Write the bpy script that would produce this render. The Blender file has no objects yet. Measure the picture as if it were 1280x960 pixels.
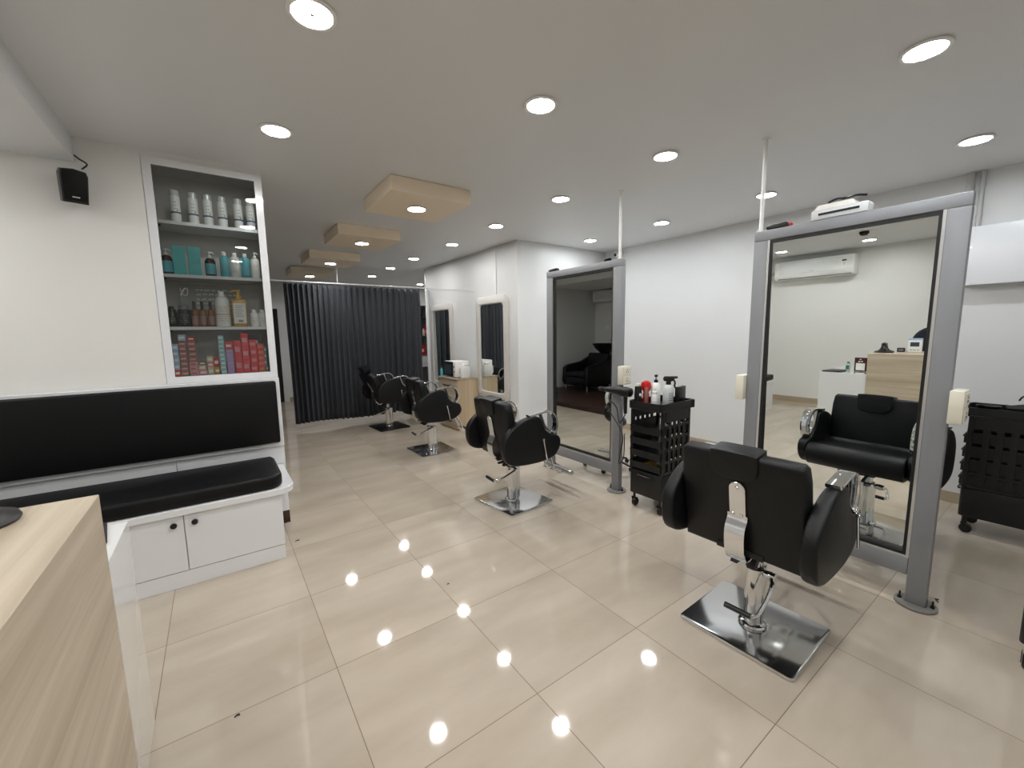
import bpy, bmesh, math, random
from mathutils import Vector, Matrix
random.seed(7)
SC = bpy.context.scene
COL = SC.collection
PI = math.pi
CEIL, LOWC = 2.52, 2.385
XL, XR = -2.3, 4.68
XO, YJ = 3.10, 4.20
YB = 3.42
XM = 2.75

# ---------------------------------------------------------------- materials
def lin(c):
    return tuple(((v/255)/12.92 if v/255 <= 0.04045 else ((v/255+0.055)/1.055)**2.4) for v in c)

def mat(name, rgb, rough=0.5, metal=0.0, var=0.0, scale=6.0, bump=0.0, bscale=60.0, spec=0.5, coat=0.0, stretch=None):
    m = bpy.data.materials.new(name); m.use_nodes = True
    nt = m.node_tree; b = nt.nodes['Principled BSDF']
    c = lin(rgb)
    b.inputs['Base Color'].default_value = (*c, 1)
    b.inputs['Roughness'].default_value = rough
    b.inputs['Metallic'].default_value = metal
    b.inputs['Specular IOR Level'].default_value = spec
    b.inputs['Coat Weight'].default_value = coat
    b.inputs['Coat Roughness'].default_value = 0.05
    if var > 0 or bump > 0:
        tc = nt.nodes.new('ShaderNodeTexCoord'); mp = nt.nodes.new('ShaderNodeMapping')
        nt.links.new(tc.outputs['Object'], mp.inputs['Vector'])
        if stretch: mp.inputs['Scale'].default_value = stretch
    if var > 0:
        n = nt.nodes.new('ShaderNodeTexNoise'); n.inputs['Scale'].default_value = scale; n.inputs['Detail'].default_value = 4
        nt.links.new(mp.outputs[0], n.inputs['Vector'])
        mx = nt.nodes.new('ShaderNodeMix'); mx.data_type = 'RGBA'
        mx.inputs['A'].default_value = (*[v*(1-var) for v in c], 1)
        mx.inputs['B'].default_value = (*[min(1, v*(1+var)) for v in c], 1)
        nt.links.new(n.outputs['Fac'], mx.inputs['Factor'])
        nt.links.new(mx.outputs['Result'], b.inputs['Base Color'])
    if bump > 0:
        n2 = nt.nodes.new('ShaderNodeTexNoise'); n2.inputs['Scale'].default_value = bscale; n2.inputs['Detail'].default_value = 3
        nt.links.new(mp.outputs[0], n2.inputs['Vector'])
        bp = nt.nodes.new('ShaderNodeBump'); bp.inputs['Strength'].default_value = bump; bp.inputs['Distance'].default_value = 0.01
        nt.links.new(n2.outputs['Fac'], bp.inputs['Height']); nt.links.new(bp.outputs['Normal'], b.inputs['Normal'])
    return m

def emit(name, rgb, strength):
    m = bpy.data.materials.new(name); m.use_nodes = True
    b = m.node_tree.nodes['Principled BSDF']
    b.inputs['Base Color'].default_value = (0.8, 0.8, 0.8, 1)
    b.inputs['Emission Color'].default_value = (*rgb, 1)
    b.inputs['Emission Strength'].default_value = strength
    return m

def wood(name, light, dark, axis, scale=1.0, rough=0.45):
    """pale laminate with long grain along one axis"""
    m = mat(name, light, rough)
    nt = m.node_tree; b = nt.nodes['Principled BSDF']
    tc = nt.nodes.new('ShaderNodeTexCoord'); mp = nt.nodes.new('ShaderNodeMapping')
    s = [22*scale]*3; s[axis] = 0.9*scale
    mp.inputs['Scale'].default_value = s
    nt.links.new(tc.outputs['Object'], mp.inputs['Vector'])
    n = nt.nodes.new('ShaderNodeTexNoise'); n.inputs['Scale'].default_value = 1.0; n.inputs['Detail'].default_value = 5; n.inputs['Roughness'].default_value = 0.65
    n.inputs['Distortion'].default_value = 0.6
    nt.links.new(mp.outputs[0], n.inputs['Vector'])
    r = nt.nodes.new('ShaderNodeValToRGB')
    r.color_ramp.elements[0].position = 0.33; r.color_ramp.elements[0].color = (*lin(dark), 1)
    r.color_ramp.elements[1].position = 0.66; r.color_ramp.elements[1].color = (*lin(light), 1)
    mp2 = nt.nodes.new('ShaderNodeMapping'); s2 = [7*scale]*3; s2[axis] = 0.12*scale; mp2.inputs['Scale'].default_value = s2
    nt.links.new(tc.outputs['Object'], mp2.inputs['Vector'])
    n2 = nt.nodes.new('ShaderNodeTexNoise'); n2.inputs['Scale'].default_value = 1.0; n2.inputs['Detail'].default_value = 1; n2.inputs['Distortion'].default_value = 0.3
    nt.links.new(mp2.outputs[0], n2.inputs['Vector'])
    mm = nt.nodes.new('ShaderNodeMix'); mm.data_type = 'FLOAT'; mm.inputs['Factor'].default_value = 0.55
    nt.links.new(n.outputs['Fac'], mm.inputs['A']); nt.links.new(n2.outputs['Fac'], mm.inputs['B'])
    nt.links.new(mm.outputs['Result'], r.inputs['Fac'])
    r.color_ramp.elements[0].position = 0.38; r.color_ramp.elements[1].position = 0.62
    nt.links.new(r.outputs['Color'], b.inputs['Base Color'])
    return m

def floor_mat():
    m = mat('porcelain_tile', (190, 176, 156), 0.07, spec=0.6)
    nt = m.node_tree; b = nt.nodes['Principled BSDF']; L = nt.links.new
    tc = nt.nodes.new('ShaderNodeTexCoord'); sp = nt.nodes.new('ShaderNodeSeparateXYZ'); L(tc.outputs['Object'], sp.inputs[0])
    def M(op, a, bb=None):
        n = nt.nodes.new('ShaderNodeMath'); n.operation = op
        for i, v in enumerate((a, bb)):
            if v is None: continue
            if isinstance(v, (int, float)): n.inputs[i].default_value = v
            else: L(v, n.inputs[i])
        return n.outputs[0]
    T = 0.6020
    masks, cells = [], []
    for ax, off in ((0, 0.3049), (1, 1.7348)):
        u = M('DIVIDE', M('SUBTRACT', sp.outputs[ax], off), T)
        f = M('FRACT', u); cells.append(M('FLOOR', u))
        d = M('MINIMUM', f, M('SUBTRACT', 1.0, f))
        masks.append(M('LESS_THAN', d, 0.0026/T/2*1.15))
    grout = M('MAXIMUM', masks[0], masks[1])
    cb = nt.nodes.new('ShaderNodeCombineXYZ'); L(cells[0], cb.inputs[0]); L(cells[1], cb.inputs[1])
    wn = nt.nodes.new('ShaderNodeTexWhiteNoise'); wn.noise_dimensions = '3D'; L(cb.outputs[0], wn.inputs['Vector'])
    # soft streaky marbling, shifted per tile
    vm = nt.nodes.new('ShaderNodeVectorMath'); vm.operation = 'MULTIPLY_ADD'
    L(wn.outputs['Color'], vm.inputs[0]); vm.inputs[1].default_value = (9, 9, 9); L(tc.outputs['Object'], vm.inputs[2])
    mp = nt.nodes.new('ShaderNodeMapping'); mp.inputs['Scale'].default_value = (1.2, 4.0, 1); L(vm.outputs[0], mp.inputs['Vector'])
    no = nt.nodes.new('ShaderNodeTexNoise'); no.inputs['Scale'].default_value = 1.3; no.inputs['Detail'].default_value = 5; L(mp.outputs[0], no.inputs['Vector'])
    r = nt.nodes.new('ShaderNodeValToRGB')
    r.color_ramp.elements[0].position = 0.3; r.color_ramp.elements[0].color = (*lin((177, 165, 149)), 1)
    r.color_ramp.elements[1].position = 0.7; r.color_ramp.elements[1].color = (*lin((193, 182, 167)), 1)
    L(no.outputs['Fac'], r.inputs['Fac'])
    hv = nt.nodes.new('ShaderNodeHueSaturation'); L(r.outputs['Color'], hv.inputs['Color'])
    L(M('ADD', 0.965, M('MULTIPLY', wn.outputs['Value'], 0.06)), hv.inputs['Value'])
    mx = nt.nodes.new('ShaderNodeMix'); mx.data_type = 'RGBA'
    L(grout, mx.inputs['Factor']); L(hv.outputs['Color'], mx.inputs['A']); mx.inputs['B'].default_value = (*lin((118, 98, 80)), 1)
    L(mx.outputs['Result'], b.inputs['Base Color'])
    L(M('ADD', 0.05, M('MULTIPLY', grout, 0.5)), b.inputs['Roughness'])
    return m

def glass_mat(name, tint=(1, 1, 1), refl=1.0, ior=1.5):
    """thin pane: transparent with a Fresnel reflection"""
    m = bpy.data.materials.new(name); m.use_nodes = True
    nt = m.node_tree; nt.nodes.remove(nt.nodes['Principled BSDF'])
    out = nt.nodes['Material Output']
    t = nt.nodes.new('ShaderNodeBsdfTransparent'); t.inputs['Color'].default_value = (*tint, 1)
    g = nt.nodes.new('ShaderNodeBsdfGlossy'); g.inputs['Roughness'].default_value = 0.0
    fr = nt.nodes.new('ShaderNodeFresnel'); fr.inputs['IOR'].default_value = ior
    mx = nt.nodes.new('ShaderNodeMixShader')
    nt.links.new(fr.outputs[0], mx.inputs[0]); nt.links.new(t.outputs[0], mx.inputs[1]); nt.links.new(g.outputs[0], mx.inputs[2])
    nt.links.new(mx.outputs[0], out.inputs['Surface'])
    return m

M = dict(
    floor=floor_mat(),
    wall=mat('wall_paint', (222, 223, 223), 0.42, var=0.015, scale=2.0, bump=0.02, bscale=25),
    wall_warm=mat('wall_paint_cream', (231, 231, 228), 0.42, var=0.02, scale=2.0, bump=0.02, bscale=25),
    ceiling=mat('ceiling_paint', (223, 225, 227), 0.45, var=0.012, scale=1.5),
    skirting=mat('skirting_tile', (176, 160, 138), 0.15, var=0.04),
    white=mat('white_laminate', (228, 230, 233), 0.22, coat=0.3),
    white_gloss=mat('white_gloss_laminate', (226, 228, 228), 0.10, coat=1.0),
    white_plastic=mat('white_plastic', (240, 240, 238), 0.35),
    cream_plastic=mat('cream_plastic', (226, 222, 205), 0.4),
    frame=mat('grey_painted_steel', (134, 136, 140), 0.42, metal=0.0, var=0.03, scale=14),
    bead=mat('pale_bead', (196, 196, 194), 0.25, metal=0.5),
    mirror=mat('mirror_silver', (236, 240, 238), 0.0, metal=1.0),
    black_rubber=mat('black_edge', (14, 14, 15), 0.5),
    leather=mat('black_leatherette', (13, 14, 16), 0.40, bump=0.10, bscale=220, var=0.12, scale=9, spec=0.3),
    chrome=mat('chrome', (226, 228, 230), 0.10, metal=1.0),
    steel=mat('polished_steel', (226, 228, 230), 0.13, metal=1.0),
    dark_metal=mat('dark_metal', (34, 34, 36), 0.4, metal=0.4),
    black_plastic=mat('black_plastic', (13, 13, 14), 0.38, var=0.1, scale=12),
    black_cloth=mat('black_vinyl', (7, 8, 10), 0.5, bump=0.06, bscale=120, spec=0.25),
    curtain=mat('charcoal_curtain', (67, 70, 76), 0.8, var=0.10, scale=30),
    flange=mat('worn_flange_steel', (128, 126, 122), 0.5, metal=0.3, var=0.15, scale=40),
    beige=mat('beige_paint', (242, 227, 203), 0.5, var=0.02),
    oak_x=wood('pale_oak_x', (214, 196, 168), (184, 162, 132), 0),
    oak_y=wood('pale_oak_y', (200, 187, 167), (162, 147, 126), 1),
    oak_z=wood('pale_oak_z', (212, 194, 164), (188, 166, 134), 2),
    dark_wood=wood('dark_wood', (66, 40, 30), (40, 24, 18), 1),
    interior=mat('cabinet_interior', (186, 184, 180), 0.5),
    glass=glass_mat('clear_pane', (0.97, 0.985, 0.98)),
    acrylic=glass_mat('clear_acrylic', (0.90, 0.92, 0.91)),
    lamp=emit('lamp_diffuser', (1.0, 0.985, 0.965), 158.0),
    lampc=emit('lamp_diffuser_cool', (0.945, 0.98, 1.0), 158.0),
    green=mat('green_liquid', (70, 130, 115), 0.15),
    navy=mat('navy_fabric', (22, 28, 42), 0.8, bump=0.1, bscale=90),
    red=mat('red_plastic', (190, 24, 30), 0.3),
    red_card=mat('red_card', (224, 52, 66), 0.4, var=0.12, scale=30),
    pink_card=mat('pink_card', (226, 150, 158), 0.4, var=0.15, scale=40),
    brown_card=mat('brown_card', (146, 104, 94), 0.45, var=0.2, scale=50),
    blue_card=mat('blue_card', (168, 194, 224), 0.4, var=0.1, scale=40),
    teal_card=mat('teal_card', (150, 204, 212), 0.4, var=0.1, scale=40),
    purple_card=mat('purple_card', (186, 152, 206), 0.4, var=0.1, scale=40),
    cream_card=mat('cream_card', (214, 200, 166), 0.45, var=0.12, scale=40),
    orange_card=mat('orange_card', (196, 140, 50), 0.45, var=0.12, scale=40),
    aqua=mat('aqua_card', (24, 180, 184), 0.35, var=0.05),
    aqua_lab=mat('aqua_label', (90, 178, 192), 0.4),
    amber=mat('amber_glass', (120, 68, 28), 0.12),
    amber_oil=mat('amber_oil', (134, 84, 44), 0.2),
    gold=mat('golden_shampoo', (198, 150, 74), 0.25),
    yellow=mat('mustard_plastic', (205, 165, 50), 0.35),
    blue=mat('blue_print', (44, 88, 128), 0.4),
    paper=mat('paper', (236, 234, 228), 0.6),
    grey_print=mat('grey_print', (150, 152, 152), 0.5),
    mid_grey=mat('grey_plastic', (120, 122, 124), 0.4),
    maroon=mat('maroon_print', (74, 22, 26), 0.35),
    pale_grey=mat('pale_grey_plastic', (200, 202, 204), 0.4),
    clear=mat('clear_bottle', (208, 214, 212), 0.12, spec=0.6),
    screen=mat('dark_screen', (58, 70, 78), 0.15),
    trunk=mat('white_conduit', (228, 228, 226), 0.35),
    grey_pipe=mat('grey_pipe', (196, 196, 195), 0.45),
    leftover=mat('dark_void_paint', (24, 24, 25), 0.7),
)

# ---------------------------------------------------------------- mesh helpers
def B(): return bmesh.new()

def box(bm, x0, x1, y0, y1, z0, z1, bev=0, seg=2, mtx=None):
    vs = [bm.verts.new((x, y, z)) for z in (z0, z1) for y in (y0, y1) for x in (x0, x1)]
    fs = [bm.faces.new([vs[i] for i in f]) for f in ((0, 2, 3, 1), (4, 5, 7, 6), (0, 1, 5, 4), (2, 6, 7, 3), (0, 4, 6, 2), (1, 3, 7, 5))]
    geo = list(vs)
    if bev:
        es = list({e for f in fs for e in f.edges})
        r = bmesh.ops.bevel(bm, geom=es, offset=bev, segments=seg, profile=0.5, affect='EDGES', clamp_overlap=True)
        geo = list({v for f in r['faces'] for v in f.verts} | {v for v in vs if v.is_valid})
    if mtx is not None:
        bmesh.ops.transform(bm, matrix=mtx, verts=geo)
    return geo

def prism(bm, pts, axis, a, b, bev=0, seg=2):
    """closed 2-D outline extruded along an axis. axis y: pts=(x,z); x: (y,z); z: (x,y)"""
    def P(p, t):
        return {'y': (p[0], t, p[1]), 'x': (t, p[0], p[1]), 'z': (p[0], p[1], t)}[axis]
    va = [bm.verts.new(P(p, a)) for p in pts]; vb = [bm.verts.new(P(p, b)) for p in pts]
    n = len(pts); fs = [bm.faces.new(va), bm.faces.new(vb[::-1])]
    for i in range(n):
        fs.append(bm.faces.new((va[i], vb[i], vb[(i+1) % n], va[(i+1) % n])))
    bmesh.ops.recalc_face_normals(bm, faces=fs)
    geo = va+vb
    if bev:
        es = list(fs[0].edges)+list(fs[1].edges)
        r = bmesh.ops.bevel(bm, geom=es, offset=bev, segments=seg, profile=0.5, affect='EDGES', clamp_overlap=True)
        geo = list({v for f in r['faces'] for v in f.verts} | {v for v in geo if v.is_valid})
    return geo

def lathe(bm, prof, o=(0, 0, 0), n=20, axis='z'):
    rings = []
    def P(r, t, z):
        c, s = math.cos(t)*r, math.sin(t)*r
        return {'z': (o[0]+c, o[1]+s, o[2]+z), 'x': (o[0]+z, o[1]+c, o[2]+s), 'y': (o[0]+s, o[1]+z, o[2]+c)}[axis]
    for r, z in prof:
        if r < 1e-6: rings.append([bm.verts.new(P(0, 0, z))])
        else: rings.append([bm.verts.new(P(r, 2*PI*i/n, z)) for i in range(n)])
    fs = []
    for A, C in zip(rings, rings[1:]):
        for i in range(n):
            j = (i+1) % n
            q = [A[i % len(A)], A[j % len(A)], C[j % len(C)], C[i % len(C)]]
            u = []
            for v in q:
                if v not in u: u.append(v)
            if len(u) > 2: fs.append(bm.faces.new(u))
    if len(rings[0]) > 1: fs.append(bm.faces.new(rings[0][::-1]))
    if len(rings[-1]) > 1: fs.append(bm.faces.new(rings[-1]))
    bmesh.ops.recalc_face_normals(bm, faces=fs)

def cyl(bm, p0, p1, r, r1=None, n=16):
    tube(bm, [p0, p1], r, n, r1)

def tube(bm, pts, r, n=10, r1=None):
    pts = [Vector(p) for p in pts]; N = len(pts)
    t0 = (pts[1]-pts[0]).normalized()
    u = t0.orthogonal().normalized(); rings = []
    for i, p in enumerate(pts):
        t = ((pts[min(i+1, N-1)]-p).normalized()+(p-pts[max(i-1, 0)]).normalized()).normalized()
        u = (u-t*u.dot(t)).normalized(); w = t.cross(u)
        rr = r if r1 is None else r+(r1-r)*i/(N-1)
        rings.append([bm.verts.new(p+(u*math.cos(2*PI*k/n)+w*math.sin(2*PI*k/n))*rr) for k in range(n)])
    fs = []
    for A, C in zip(rings, rings[1:]):
        for k in range(n):
            fs.append(bm.faces.new((A[k], A[(k+1) % n], C[(k+1) % n], C[k])))
    fs.append(bm.faces.new(rings[0][::-1])); fs.append(bm.faces.new(rings[-1]))
    bmesh.ops.recalc_face_normals(bm, faces=fs)

def smooth_path(pts, k=6, closed=False):
    """Catmull-Rom through the points"""
    P = [Vector(p) for p in pts]; out = []; n = len(P)
    rng = range(n) if closed else range(n-1)
    for i in rng:
        if closed: a, b, c, d = P[(i-1) % n], P[i], P[(i+1) % n], P[(i+2) % n]
        else: a, b, c, d = P[max(i-1, 0)], P[i], P[i+1], P[min(i+2, n-1)]
        for j in range(k):
            t = j/k
            out.append(0.5*((2*b)+(c-a)*t+(2*a-5*b+4*c-d)*t*t+(3*b-a-3*c+d)*t**3))
    if not closed: out.append(P[-1])
    return out

def band(bm, pts, y0, y1, th, bev=0.0):
    """flat strip following (x,z) points, from y0 to y1, th thick"""
    P = [Vector((p[0], p[1])) for p in pts]; N = len(P); L, R = [], []
    for i, p in enumerate(P):
        t = (P[min(i+1, N-1)]-P[max(i-1, 0)]).normalized(); nn = Vector((-t.y, t.x))*th/2
        L.append(p+nn); R.append(p-nn)
    out = L+R[::-1]
    prism(bm, [(v.x, v.y) for v in out], 'y', y0, y1, bev)

def rrect(w, h, r, n=5, cx=0, cy=0):
    pts = []
    for sx, sy, a in ((1, 1, 0), (-1, 1, 90), (-1, -1, 180), (1, -1, 270)):
        for i in range(n+1):
            t = math.radians(a+90*i/n)
            pts.append((cx+sx*(w/2-r)+r*math.cos(t), cy+sy*(h/2-r)+r*math.sin(t)))
    return pts

def obj(name, bm, m, parent=None, sharp=35, loc=None, rotz=0.0):
    me = bpy.data.meshes.new(name); bm.to_mesh(me); bm.free()
    me.materials.append(M[m] if isinstance(m, str) else m)
    if sharp:
        me.shade_smooth(); me.set_sharp_from_angle(angle=math.radians(sharp))
    o = bpy.data.objects.new(name, me); COL.objects.link(o)
    if parent: o.parent = parent
    if loc: o.location = loc
    if rotz: o.rotation_euler = (0, 0, rotz)
    return o

def tag(o, label, cat, group=None):
    o['label'] = label; o['category'] = cat
    if group: o['group'] = group
    return o

def thing(name, label, cat, loc=(0, 0, 0), rotz=0.0, group=None):
    o = bpy.data.objects.new(name, None); COL.objects.link(o)
    o.empty_display_size = 0.05
    o.location = loc; o.rotation_euler = (0, 0, rotz)
    return tag(o, label, cat, group)

def struct(name, bm, m):
    o = obj(name, bm, m, sharp=30); o['kind'] = 'structure'; return o

def sbox(name, m, *a, bev=0):
    bm = B(); box(bm, *a, bev=bev); return struct(name, bm, m)

def copy_tree(root, loc, rotz, label, group=None):
    r = root.copy(); COL.objects.link(r); r.location = loc; r.rotation_euler = (0, 0, rotz); r['label'] = label
    if group: r['group'] = group
    for ch in list(root.children):
        c = ch.copy(); COL.objects.link(c); c.parent = r
        for g in list(ch.children):
            d = g.copy(); COL.objects.link(d); d.parent = c
    return r

ORD = ['first', 'second', 'third', 'fourth', 'fifth', 'sixth', 'seventh', 'eighth', 'ninth', 'tenth', 'eleventh', 'twelfth']

# ---------------------------------------------------------------- camera
cam = bpy.data.cameras.new('camera'); camo = bpy.data.objects.new('camera', cam); COL.objects.link(camo)
pitch, yaw, roll = math.radians(7.14764239), math.radians(35.49188284), math.radians(-0.85240468)
f0 = Vector((math.sin(yaw), math.cos(yaw), 0)); r0 = Vector((math.cos(yaw), -math.sin(yaw), 0)); u0 = Vector((0, 0, 1))
fw = f0*math.cos(pitch)-u0*math.sin(pitch); up = u0*math.cos(pitch)+f0*math.sin(pitch)
ri = r0*math.cos(roll)+up*math.sin(roll); up = up*math.cos(roll)-r0*math.sin(roll)
camo.matrix_world = Matrix(((ri.x, up.x, -fw.x, 0), (ri.y, up.y, -fw.y, 0), (ri.z, up.z, -fw.z, 1.40), (0, 0, 0, 1)))
cam.sensor_width = 36; cam.lens = 36*516.525/1280; cam.clip_start = 0.02; cam.clip_end = 60
SC.camera = camo
SC.view_settings.view_transform = 'Standard'; SC.view_settings.look = 'None'; SC.view_settings.gamma = 1; SC.view_settings.use_curve_mapping = False
SC.view_settings.exposure = 0.09
w = bpy.data.worlds.new('world'); SC.world = w; w.use_nodes = True
w.node_tree.nodes['Background'].inputs[0].default_value = (0.6, 0.62, 0.65, 1); w.node_tree.nodes['Background'].inputs[1].default_value = 0.15
SC.cycles.max_bounces = 10; SC.cycles.diffuse_bounces = 5; SC.cycles.glossy_bounces = 6; SC.cycles.transparent_max_bounces = 12
SC.cycles.sample_clamp_indirect = 6.0; SC.cycles.caustics_reflective = False; SC.cycles.caustics_refractive = False
SC.cycles.use_denoising = True
SC.cycles.use_adaptive_sampling = False

# ---------------------------------------------------------------- room shell
YF, YE = -2.6, 9.9
sbox('floor', 'floor', XL-.2, XR+.2, YF-.2, YE+.2, -0.12, 0)
sbox('ceiling', 'ceiling', XL-.2, XR+.2, YF-.2, YE+.2, CEIL, CEIL+.12)
sbox('trim_1', 'ceiling', XL, -0.555, YF, YB, LOWC, CEIL)            # dropped ceiling over the reception corner
sbox('trim_2', 'wall_warm', XL, -0.555, YB+.34, 7.35, LOWC, CEIL)      # the same drop over the wash area
sbox('wall_left', 'wall_warm', XL-.15, XL, YF, YE, 0, CEIL)
sbox('wall_right', 'wall', XR, XR+.15, YF, YE, 0, CEIL)
sbox('wall_front', 'wall', XL, XR, YF-.15, YF, 0, CEIL)
sbox('wall_rear', 'wall', XL, XR, YE, YE+.15, 0, CEIL)
# partition behind the bench; the display cabinet fills its right end above a white panel
bm = B()
box(bm, XL, -0.272, YB, YB+.34, 0, CEIL)
box(bm, -0.272, 0.352, YB+.31, YB+.34, 0, CEIL)
box(bm, -0.272, 0.352, YB+.012, YB+.31, 0, 1.098)
box(bm, -0.272, 0.352, YB+.004, YB+.31, 2.487, CEIL)
struct('wall_bench', bm, 'wall_warm')
# room block with the two rounded mirrors, its short side turned to the camera
sbox('wall_mirror', 'wall', XO, XR, YJ, 6.9, 0, CEIL)
sbox('wall_wash', 'wall', XL, 0.55, 7.35, 7.5, 0, CEIL)
sbox('trim_3', 'white', 3.095, 3.15, 6.9, 6.95, 0, CEIL)               # white edge strip at the end of the mirror wall
bm = B(); box(bm, XL, 0.345, YB+.345, 7.345, 0.0, 0.075); o = struct('floor_platform', bm, 'dark_wood')
sbox('baseboard_left', 'skirting', XL, XL+.012, YF, YB, 0, 0.085)
sbox('baseboard_right', 'skirting', XR-.012, XR, YF, YJ, 0, 0.085)
sbox('baseboard_jut', 'skirting', XO, XR-.012, YJ-.012, YJ, 0, 0.085)
sbox('baseboard_mirror', 'skirting', XO-.012, XO, YJ, 6.9, 0, 0.085)
sbox('baseboard_rear', 'skirting', 0.55, XR, YE-.012, YE, 0, 0.085)
# black door leaf with a pale jamb, far behind the display cabinet
bm = B(); box(bm, 0.42, 1.10, YE-.03, YE-.001, 0.0, 1.95)
d = struct('door_1', bm, 'leftover')
bm = B()
for a in ((0.34, .42, 0, 2.03), (1.10, 1.20, 0, 2.03)): box(bm, a[0], a[1], YE-.05, YE-.001, a[2], a[3])
box(bm, .42, 1.10, YE-.05, YE-.001, 1.95, 2.03)
e = obj('door_frame', bm, 'white', d)
# ---------------------------------------------------------------- downlights
def downlight_proto(name='ceiling_downlight'):
    t = thing(name, '', 'ceiling light')
    bm = B(); lathe(bm, [(0.066, -0.001), (0.078, -0.001), (0.083, -0.006), (0.080, -0.011), (0.068, -0.011), (0.066, -0.006)], n=32)
    obj('trim_ring', bm, 'white_plastic', t)
    bm = B(); lathe(bm, [(0.0, -0.0085), (0.0665, -0.0085), (0.0665, -0.003), (0.0, -0.003)], n=32)
    obj('diffuser', bm, 'lamp', t)
    bm = B(); lathe(bm, [(0.0, -0.0115), (0.006, -0.0110), (0.008, -0.0088), (0, -0.0088)], n=12)
    obj('centre_stud', bm, 'mid_grey', t)
    return t
LP = downlight_proto(); first = [LP]
def downlight(x, y, z, label, cool=False, group='round ceiling downlights'):
    if first:
        t = first.pop(); t.location = (x, y, z); t['label'] = label; t['group'] = group
    else:
        t = copy_tree(LP, (x, y, z), 0, label, group)
    if cool:
        for c in t.children:
            if c.name.startswith('diffuser'):
                c.material_slots[0].link = 'OBJECT'; c.material_slots[0].material = M['lampc']
    return t
G = CEIL
k = 1.12/1.15
for x, y, lab in (
    (0.383*k, 1.739*k, 'round downlight at the top edge of the picture, above the reception side'),
    (0.38*k, 2.783*k, 'round downlight just in front of the glazed product cabinet top'),
    (1.451*k, 1.746*k, 'round downlight in mid ceiling, alone nearest the camera at centre'),
    (2.536*k, 1.763*k, 'round downlight with a dark centre, between the two white hanging rods'),
    (2.556*k, 2.811*k, 'round downlight right of the nearest beige ceiling box'),
    (2.587*k, 3.883*k, 'round downlight left of the wall block corner, second past the nearest beige box'),
    (2.617*k, 4.968*k, 'round downlight level with the second beige ceiling box, above the tall wall mirrors'),
    (2.598*k, 6.205*k, 'round downlight level with the third beige ceiling box'),
    (2.617*k, 7.296*k, 'round downlight above the curtain, right of the third beige box'),
    (2.653*k, 8.462*k, 'farthest round downlight seen over the middle of the curtain rod'),
    (4.033*k, 9.323*k, 'tiny bright downlight at the right end of the curtain rod'),
):
    downlight(x, y, G, lab)
for x, y, lab in (
    (2.52*k, 0.519*k, 'largest bright downlight at the upper right, over the nearest mirror'),
    (3.962*k, 0.539*k, 'bright downlight at the right, near the grey pipes on the right wall'),
    (3.987*k, 1.759*k, 'downlight partly behind the white rod of the nearest mirror'),
    (4.023*k, 2.821*k, 'downlight by the right wall between the two standing mirrors'),
    (3.998*k, 3.841*k, 'downlight by the short white wall above the farther standing mirror'),
):
    downlight(x, y, G, lab, True)
downlight(-1.43, 2.80, LOWC, 'downlight in the dropped ceiling seen in the near mirror, left of the pair')
downlight(-1.53, 1.81, LOWC, 'downlight in the dropped ceiling seen in the near mirror, above the air conditioner end')
for x, y in ((0.37, .5), (1.40, .5), (0.37, -.7), (1.4, -.7), (2.45, -.7), (-.75, .5)):  # unseen lamps added outside the view to light the near end
    downlight(x, y, LOWC if x < -.5 else G, 'round ceiling downlight out of view, added for lighting', x > 2.4, 'added downlights out of view')

# beige boxes hanging under the ceiling along the aisle, each with a lamp in it
for i, (y, lab) in enumerate(((2.985, 'nearest and largest'), (4.53, 'second nearest'), (6.09, 'third nearest'), (7.65, 'farthest, just above the curtain'))):
    bm = B(); box(bm, 1.105, 1.755, y, y+.65, CEIL-.105, CEIL-.001, bev=.003, seg=1)
    o = obj('ceiling_box', bm, 'beige')
    tag(o, 'flat beige box under the ceiling, ' + lab + ' of the four', 'ceiling box', 'beige ceiling boxes')
    downlight(1.43, y+.325, CEIL-.106, 'downlight in the underside of the ' + ('nearest', 'second', 'third', 'farthest')[i] + ' beige ceiling box')

# black smoke-dome on the ceiling seen in the mirror
bm = B(); lathe(bm, [(0.045, -0.001), (0.048, -0.02), (0.03, -0.045), (0, -0.05)], (-.74, 1.66, LOWC), 20)
tag(obj('ceiling_camera_dome', bm, 'black_plastic'), 'small black dome on the ceiling seen in the near mirror', 'camera')

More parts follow.
